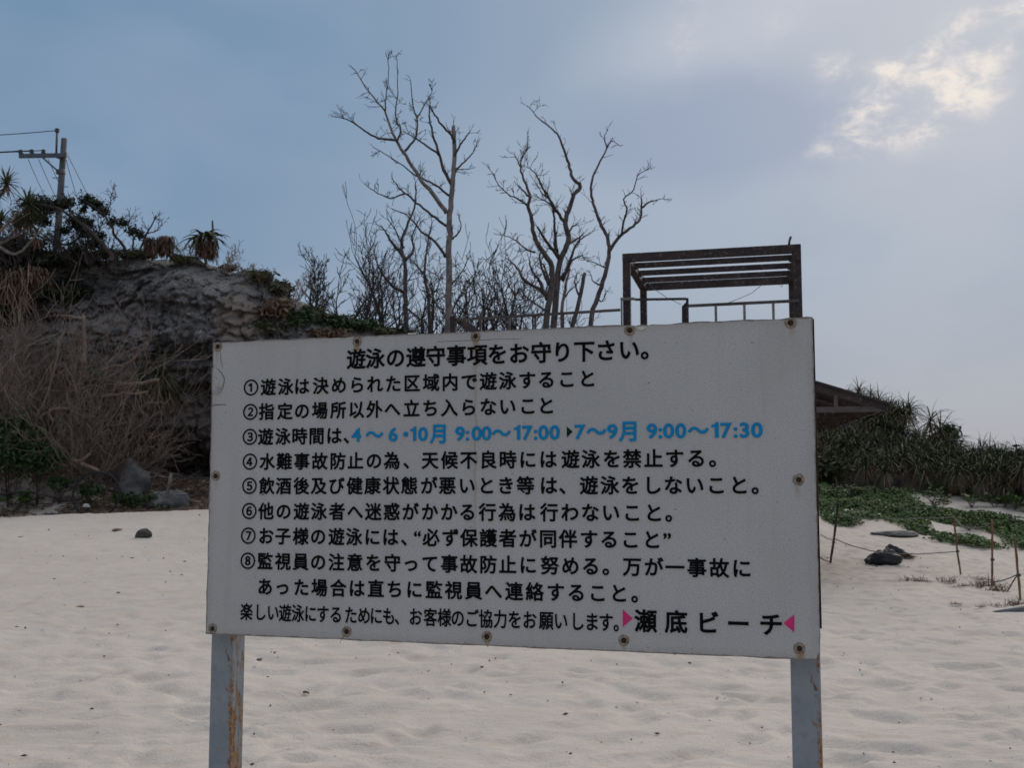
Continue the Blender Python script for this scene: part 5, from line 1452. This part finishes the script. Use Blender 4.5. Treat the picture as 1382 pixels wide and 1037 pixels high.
# leaf litter on the bank: stuff
def bank_litter():
    rn = random.Random(31); mb = MB()
    for _ in range(5200):
        px = rn.uniform(-30, 300); x = (px - 691) / F; y = rn.uniform(24.3, 28); X = x * y
        if noise.noise(Vector((X * 1.3, y * 1.3, 0))) + rn.uniform(-.25, .25) < (.05 if px < 110 else -.25): continue
        p = Vector((X, y, gz(X, y) + .01 + rn.random() * .05)); a = rn.uniform(0, 6.28)
        if rn.random() < .5: mb.blade(p, Vector((rn.gauss(0, .5), rn.gauss(0, .5), 1)), Vector((1, rn.gauss(0, 1), 0)), .03, .06)
        else: mb.tube([p, p + Vector((math.cos(a) * rn.uniform(.1, .45), math.sin(a) * .2, rn.uniform(-.02, .10)))], .009, 3, False)
    o = mb.build('leaf_litter', M['leaf_brown'], None, smooth=False); tag(o, 'brown fallen leaves and sticks covering the foot of the left bank', 'leaf litter', kind='stuff')
bank_litter()
# green shrubs low left
leafy_bush('green_shrub', 'bright green leafy shrub at the left edge below the dry brush', 14, 607, 25.0, (1.0, .6, .85), 5200, .065, 'leaf_green', 41, lumps=9, group='green shrubs at the foot of the brush')
leafy_bush('green_shrub', 'green leafy shrub sloping right beside the brighter edge shrub', 52, 622, 25.1, (.6, .5, .45), 2200, .06, 'leaf_green', 42, group='green shrubs at the foot of the brush')
leafy_bush('green_shrub', 'sparse green shrub seen inside the black hoop', 121, 664, 25.0, (.30, .3, .22), 380, .06, 'leaf_green', 43, group='green shrubs at the foot of the brush')
leafy_bush('green_shrub', 'low green weeds right of the black hoop', 181, 676, 25.0, (.55, .3, .20), 900, .055, 'leaf_green', 44, group='green shrubs at the foot of the brush')
leafy_bush('green_shrub', 'thin green weeds on the bank left of the hoop', 80, 655, 25.2, (.35, .3, .22), 350, .06, 'leaf_green', 45, group='green shrubs at the foot of the brush')
leafy_bush('green_shrub', 'small green weeds in front of the boulder', 215, 686, 25.0, (.35, .2, .10), 350, .05, 'leaf_green', 46, group='green shrubs at the foot of the brush')
# hoop
def hoop():
    c = P(130, 668, 24.2); mb = MB(); n = 40; R = .49; pts = []
    for i in range(n + 1):
        a = -0.95 + (2 * math.pi - .75) * i / n * 1.0 + math.pi * 0.0
        a = math.radians(-58) + math.radians(296) * i / n
        pts.append(Vector((math.cos(a) * R, .10 * math.sin(a), math.sin(a) * R * (1 + .02 * math.sin(3 * a)))))
    mb.tube(pts, .025, 8); o = mb.build('black_hoop', M['black_hose'], None, loc=c); o.rotation_euler = (0, 0, .1); tag(o, 'large black plastic hoop standing in the litter at the foot of the bank', 'hoop')
hoop()
# leaning stick and fence wires by the cliff notch
yb_ = 24.8
base = G(221, 688); line = [base - Vector((0, 0, .2)), P(224, 672, base.y), P(227.5, 658, base.y), P(231, 639, base.y)]
mb = MB(); mb.tube(line, [.05, .045, .042, .038], 7); rebase(mb, base); o = mb.build('wooden_stake', M['bark_pale'], None, loc=base); tag(o, 'short leaning wooden stake in front of the grey boulder', 'stake')
wire_thing(sagw(P(230, 645, base.y), P(560, 640, base.y + 1), .05), .008, 'upper fence wire running from the short stake behind the board', 'fence_wire')
wire_thing(sagw(P(226, 668, base.y), P(560, 662, base.y + 1), .05), .008, 'lower fence wire running from the short stake behind the board', 'fence_wire')
# white litter
rock('litter_scrap', 'crumpled white plastic scrap beside the small green plant', G(36, 691), (.09, .05, .035), 71, 'shell', .5, 'litter', sub=2)
rock('litter_scrap', 'white scrap lying in the bottom of the black hoop', P(117, 684, 24.6), (.08, .05, .06), 72, 'shell', .5, 'litter', sub=2)

# foliage on the slope and rim
RB = 'dark bushes on the cliff rim and slope'
for i, (a, b, Y, r, n, sz, mt, lab) in enumerate([
    (15, 350, 28.5, (1.1, .9, .55), 2600, .10, 'leaf_dark', 'dark bush mass under the left-edge screw pine'), (62, 352, 28.8, (.8, .7, .3), 1500, .10, 'leaf_dark', 'dark bush behind the foot of the utility pole'),
    (105, 354, 28.9, (.6, .6, .28), 1200, .09, 'leaf_dark', 'dark bush left of the pitted cliff top'), (40, 392, 28.0, (1.2, .6, .5), 2400, .10, 'leaf_dark', 'dark bush on the slope above the dry brush'),
    (5, 420, 27.7, (.8, .6, .5), 1500, .10, 'leaf_dark', 'dark green bush on the slope at the left edge'), (95, 395, 28.1, (.5, .5, .45), 1000, .09, 'leaf_dark', 'dark bush hugging the left side of the cliff face'),
    (150, 342, 29.3, (.45, .5, .16), 800, .07, 'leaf_olive', 'low bush at the foot of the wind-bent tree'), (185, 343, 29.3, (.5, .5, .15), 800, .07, 'leaf_olive', 'low green mat on the cliff rim left of the brown clumps'),
    (245, 352, 29.4, (.35, .4, .12), 500, .07, 'leaf_olive', 'low green mat on the rim under the drooping palm'), (310, 358, 29.5, (.35, .4, .10), 450, .06, 'leaf_brown', 'brown dry mat on the rim right of the palm'),
    (350, 375, 29.4, (.45, .5, .22), 900, .07, 'leaf_olive', 'low olive bush where the cliff rim starts to drop'), (378, 392, 29.3, (.42, .5, .26), 1000, .075, 'leaf_olive', 'rounded olive bush at the corner of the cliff rim'),
    (372, 418, 28.9, (.55, .4, .30), 1100, .07, 'leaf_brown', 'brown dry bush below the rim corner'), (398, 432, 28.9, (.6, .4, .28), 1300, .075, 'leaf_green', 'green bush on the ledge above the board edge'),
    (360, 445, 28.7, (.45, .3, .20), 800, .07, 'leaf_olive', 'low olive bush hanging over the pale rock pillar'), (425, 425, 29.4, (.5, .5, .25), 1100, .07, 'leaf_olive', 'olive bush on the falling ridge'),
    (455, 437, 29.6, (.6, .5, .24), 1300, .075, 'leaf_green', 'green bush on the ridge under the thin sapling'), (490, 440, 29.9, (.55, .5, .22), 1200, .075, 'leaf_green', 'green bush on the ridge under the wide bare thicket'),
    (515, 445, 30.2, (.4, .4, .18), 700, .07, 'leaf_olive', 'low bush on the ridge at the end of the green row'), (538, 438, 30.4, (.45, .45, .26), 1000, .08, 'leaf_dark', 'dark rounded bush at the foot of the half-height dead tree'),
    (440, 452, 29.2, (.7, .3, .16), 900, .07, 'leaf_brown', 'dry brown bush edge just above the board')]):
    leafy_bush('rim_bush', lab, a, b, Y, r, n, sz, mt, 500 + i, group=RB, lumps=7)

def wind_tree(label, limbs, clouds, Y, seed, leafm='leaf_dark', dens=1.0, twig=.35):
    root = limb_tree('wind_bent_tree', label, limbs, Y, seed, twig=(twig, 2), density=dens * 2.2, mt='bark_dark', mt_trunk='bark_dark', cat='tree')
    rn = random.Random(seed + 1); mb = MB()
    for (a, b, rx, rz_, n) in clouds:
        c = P(a, b, Y) - root.location; s = Y / F
        leaf_cloud(mb, c, (rx * s * 1.15, rx * s, rz_ * s * 1.15), int(n * 2.2), .055, rn, solid=.1)
    o = mb.build('crown', M[leafm], root, smooth=False); o['kind'] = 'stuff'
wind_tree('wind-bent dark leafy tree in front of the utility pole, crown swept left', [
    ([(150, 345), (138, 330), (122, 312), (100, 295), (80, 282), (55, 275)], 4.0, 1.2, -.4), ([(125, 315), (110, 318), (92, 330), (70, 325), (50, 310)], 2.2, .8, .5), ([(110, 303), (95, 285), (85, 270)], 1.8, .7, .3),
    ([(100, 345), (85, 335), (60, 322), (40, 318)], 2.2, .9, -.3), ([(80, 284), (62, 290), (45, 300), (30, 310)], 1.5, .6, .5)],
    [(45, 275, 15, 10, 420), (62, 278, 16, 10, 620), (88, 274, 12, 7, 380), (104, 298, 13, 10, 380), (115, 312, 12, 12, 260), (128, 328, 10, 10, 220), (48, 292, 14, 10, 300), (30, 300, 14, 12, 260), (60, 300, 10, 8, 140), (88, 312, 9, 6, 100), (20, 325, 16, 9, 330), (50, 332, 12, 8, 260), (103, 338, 12, 7, 260)], 28.8, 61, 'leaf_dark', .9)
wind_tree('small wind-bent tree with a sparse leafy top left of the brown clumps', [
    ([(172, 346), (165, 330), (155, 318), (150, 305), (140, 290), (125, 278), (112, 270)], 2.6, .8, -.3), ([(150, 305), (163, 295), (172, 300), (178, 292)], 1.4, .5, .3), ([(178, 345), (180, 328), (178, 315), (172, 303)], 1.8, .6, .4),
    ([(188, 345), (193, 328), (200, 312), (207, 300), (211, 293)], 1.8, .6, -.3), ([(198, 315), (208, 313), (215, 308)], 1.0, .4, .2), ([(138, 335), (133, 318), (138, 302), (142, 295)], 1.3, .5, .4), ([(140, 290), (148, 278), (150, 265), (153, 255)], 1.0, .4, .3)],
    [(118, 270, 10, 8, 230), (130, 277, 11, 8, 260), (140, 285, 9, 7, 160), (112, 283, 6, 6, 60), (152, 300, 8, 6, 100), (166, 302, 8, 5, 90), (180, 312, 8, 7, 110), (190, 318, 7, 7, 80), (120, 300, 8, 8, 70), (135, 318, 9, 9, 80)], 29.6, 62, 'leaf_dark', 1.0, .3)

def screw_pine(label, branches, heads, Y, seed, mt='bark_grey', green='strap_green', group=None, Ls=1.0):
    b = P(branches[0][0][0], branches[0][0][1], Y); root = empty('screw_pine', (b.x, Y, b.z)); tag(root, label, 'tree', group); rn = random.Random(seed)
    for k, br in enumerate(branches):
        p3 = [P(x, y, Y + .15 * i * (1 if k % 2 else -1)) for i, (x, y) in enumerate(br)]
        l2, r2 = smooth_line(p3, [.045 * (1 - .5 * i / (len(p3) - 1)) for i in range(len(p3))], 4, .008, rn)
        mb = MB(); mb.tube(l2, r2, 7); rebase(mb, root.location); mb.build('trunk' if k == 0 else 'branch', M[mt], root)
    for (x, y, s, tx) in heads:
        mb = MB(); c = P(x, y, Y) - root.location
        rosette(mb, c, rn, 34 if Ls == 1 else 20, .46 * s * Ls, .026 * s if Ls == 1 else .055, -.4 if Ls == 1 else .25, 1.3 if Ls == 1 else .75, .5 if Ls == 1 else 1.7, Vector((tx, -.1, 1)), 4 if Ls == 1 else 6); mb.build('leaf_head', M[green], root)
        mb = MB(); rosette(mb, c - Vector((0, 0, .05)), rn, 16, .42 * s * Ls, .022 * s, -1.3, -.3, .5, Vector((tx, 0, 1))); mb.build('dead_leaves', M['leaf_brown'], root)
screw_pine('screw pine with curved pale branches and spiky leaf heads at the left edge', [[(-20, 345), (-10, 330), (15, 343), (30, 338), (45, 322), (58, 308)], [(-20, 300), (0, 265), (8, 255), (10, 250)], [(-20, 325), (-5, 318), (8, 304), (20, 292), (24, 284)], [(-30, 330), (0, 328), (20, 318), (30, 312), (45, 305)]],
    [(9, 247, 1.05, .1), (-8, 262, 1.0, 0), (2, 297, .95, .1), (38, 275, 1.15, .1), (42, 298, .95, .2), (22, 300, .9, .1), (50, 318, .8, 0)], 26.6, 81)
screw_pine('drooping palm-like plant with brown skirt and flower spike on the cliff rim', [[(278, 356), (277, 342), (276, 326)], [(287, 322), (287, 310), (286.5, 298)]],
    [(274, 320, 1.35, -.25), (283, 321, 1.1, .15)], 29.3, 82, 'strap_green', Ls=1.25)
def thatch(label, px, py, Y, rad, h, seed, n=160, mt='thatch_brown', name='dead_leaf_clump', wd=.02):
    rn = random.Random(seed); c = P(px, py, Y); root_l = Vector((c.x, Y, c.z - h)); mb = MB()
    for _ in range(n):
        a = rn.uniform(0, 6.28); k = rn.random() ** .5; zz = rn.uniform(.35, 1.0)
        p = Vector((math.cos(a) * rad * .55 * k, math.sin(a) * rad * .55 * k, h * zz))
        mb.leaf(p, Vector((math.cos(a) * .7, math.sin(a) * .7, rn.uniform(-.4, .6))), h * rn.uniform(.22, .45), wd, rn.uniform(3.0, 5.0), 5)
    o = mb.build(name, M[mt], None, loc=root_l); tag(o, label, 'plant', 'clumps of dead brown leaves on the cliff')
thatch('wide brown clump of dead leaves on the rim left of its narrower neighbour', 208, 321, 29.0, .36, .58, 1, 420)
thatch('narrow brown clump of dead leaves on the rim beside the palm', 225, 319, 29.0, .27, .66, 2, 340)
thatch('brown skirt of dead leaves hanging under the palm on the rim', 279, 322, 29.3, .42, .68, 3, 460)
thatch('brown fan of dead leaves hanging low on the cliff beside the boulder', 190, 583, 26.8, .50, .85, 4, 420)
thatch('rusty brown dead frond clump on the dark slope at far left', 18, 365, 27.0, .85, 1.1, 5, 520)
thatch('rusty brown drooping frond beside the dark slope bush', 45, 362, 26.9, .8, .55, 6, 260)
def cliff_rosette(label, px, py, Y, s, seed):
    rn = random.Random(seed); c = P(px, py, Y); root = empty('cliff_rosette', c); tag(root, label, 'plant', 'spiky rosettes growing from the cliff face')
    mb = MB(); rosette(mb, Vector(), rn, 60, .75 * s, .022 * s, -.5, 1.3, 1.0, Vector((.1, -.7, 1))); mb.build('green_leaves', M['strap_green'], root)
    mb = MB(); rosette(mb, Vector((0, 0, -.05)), rn, 40, .85 * s, .02 * s, -1.3, -.3, .6, Vector((.0, -.5, 1))); mb.build('dead_leaves', M['leaf_brown'], root)
cliff_rosette('spiky green rosette high on the shaded cliff beside the sawn limb', 216, 505, 26.9, 1.0, 1)
cliff_rosette('spiky green rosette with brown beard left of the larger one on the cliff', 192, 508, 26.8, .75, 2)
cliff_rosette('spiky rosette with long brown beard lower on the shaded cliff', 224, 530, 27.1, .8, 3)
# wispy grass on the rim
for i, (a, b, Y, s, lab) in enumerate([(300, 362, 29.5, 1.3, 'wispy bare twigs on the rim right of the palm'), (250, 348, 29.5, 1.0, 'thin bare twigs between the brown clumps and the palm'), (358, 378, 29.5, .9, 'thin grass stalks on the falling rim'), (395, 400, 29.5, 1.2, 'thin bare stalks left of the first dead tree'), (335, 365, 29.5, .5, 'short grass stalks in the middle of the falling rim')]):
    brush('rim_twigs', lab, a, b, Y, .55 * s, .5, 9, 600 + i, (0.1, 0), r0=.006, group='wispy twigs on the cliff rim')
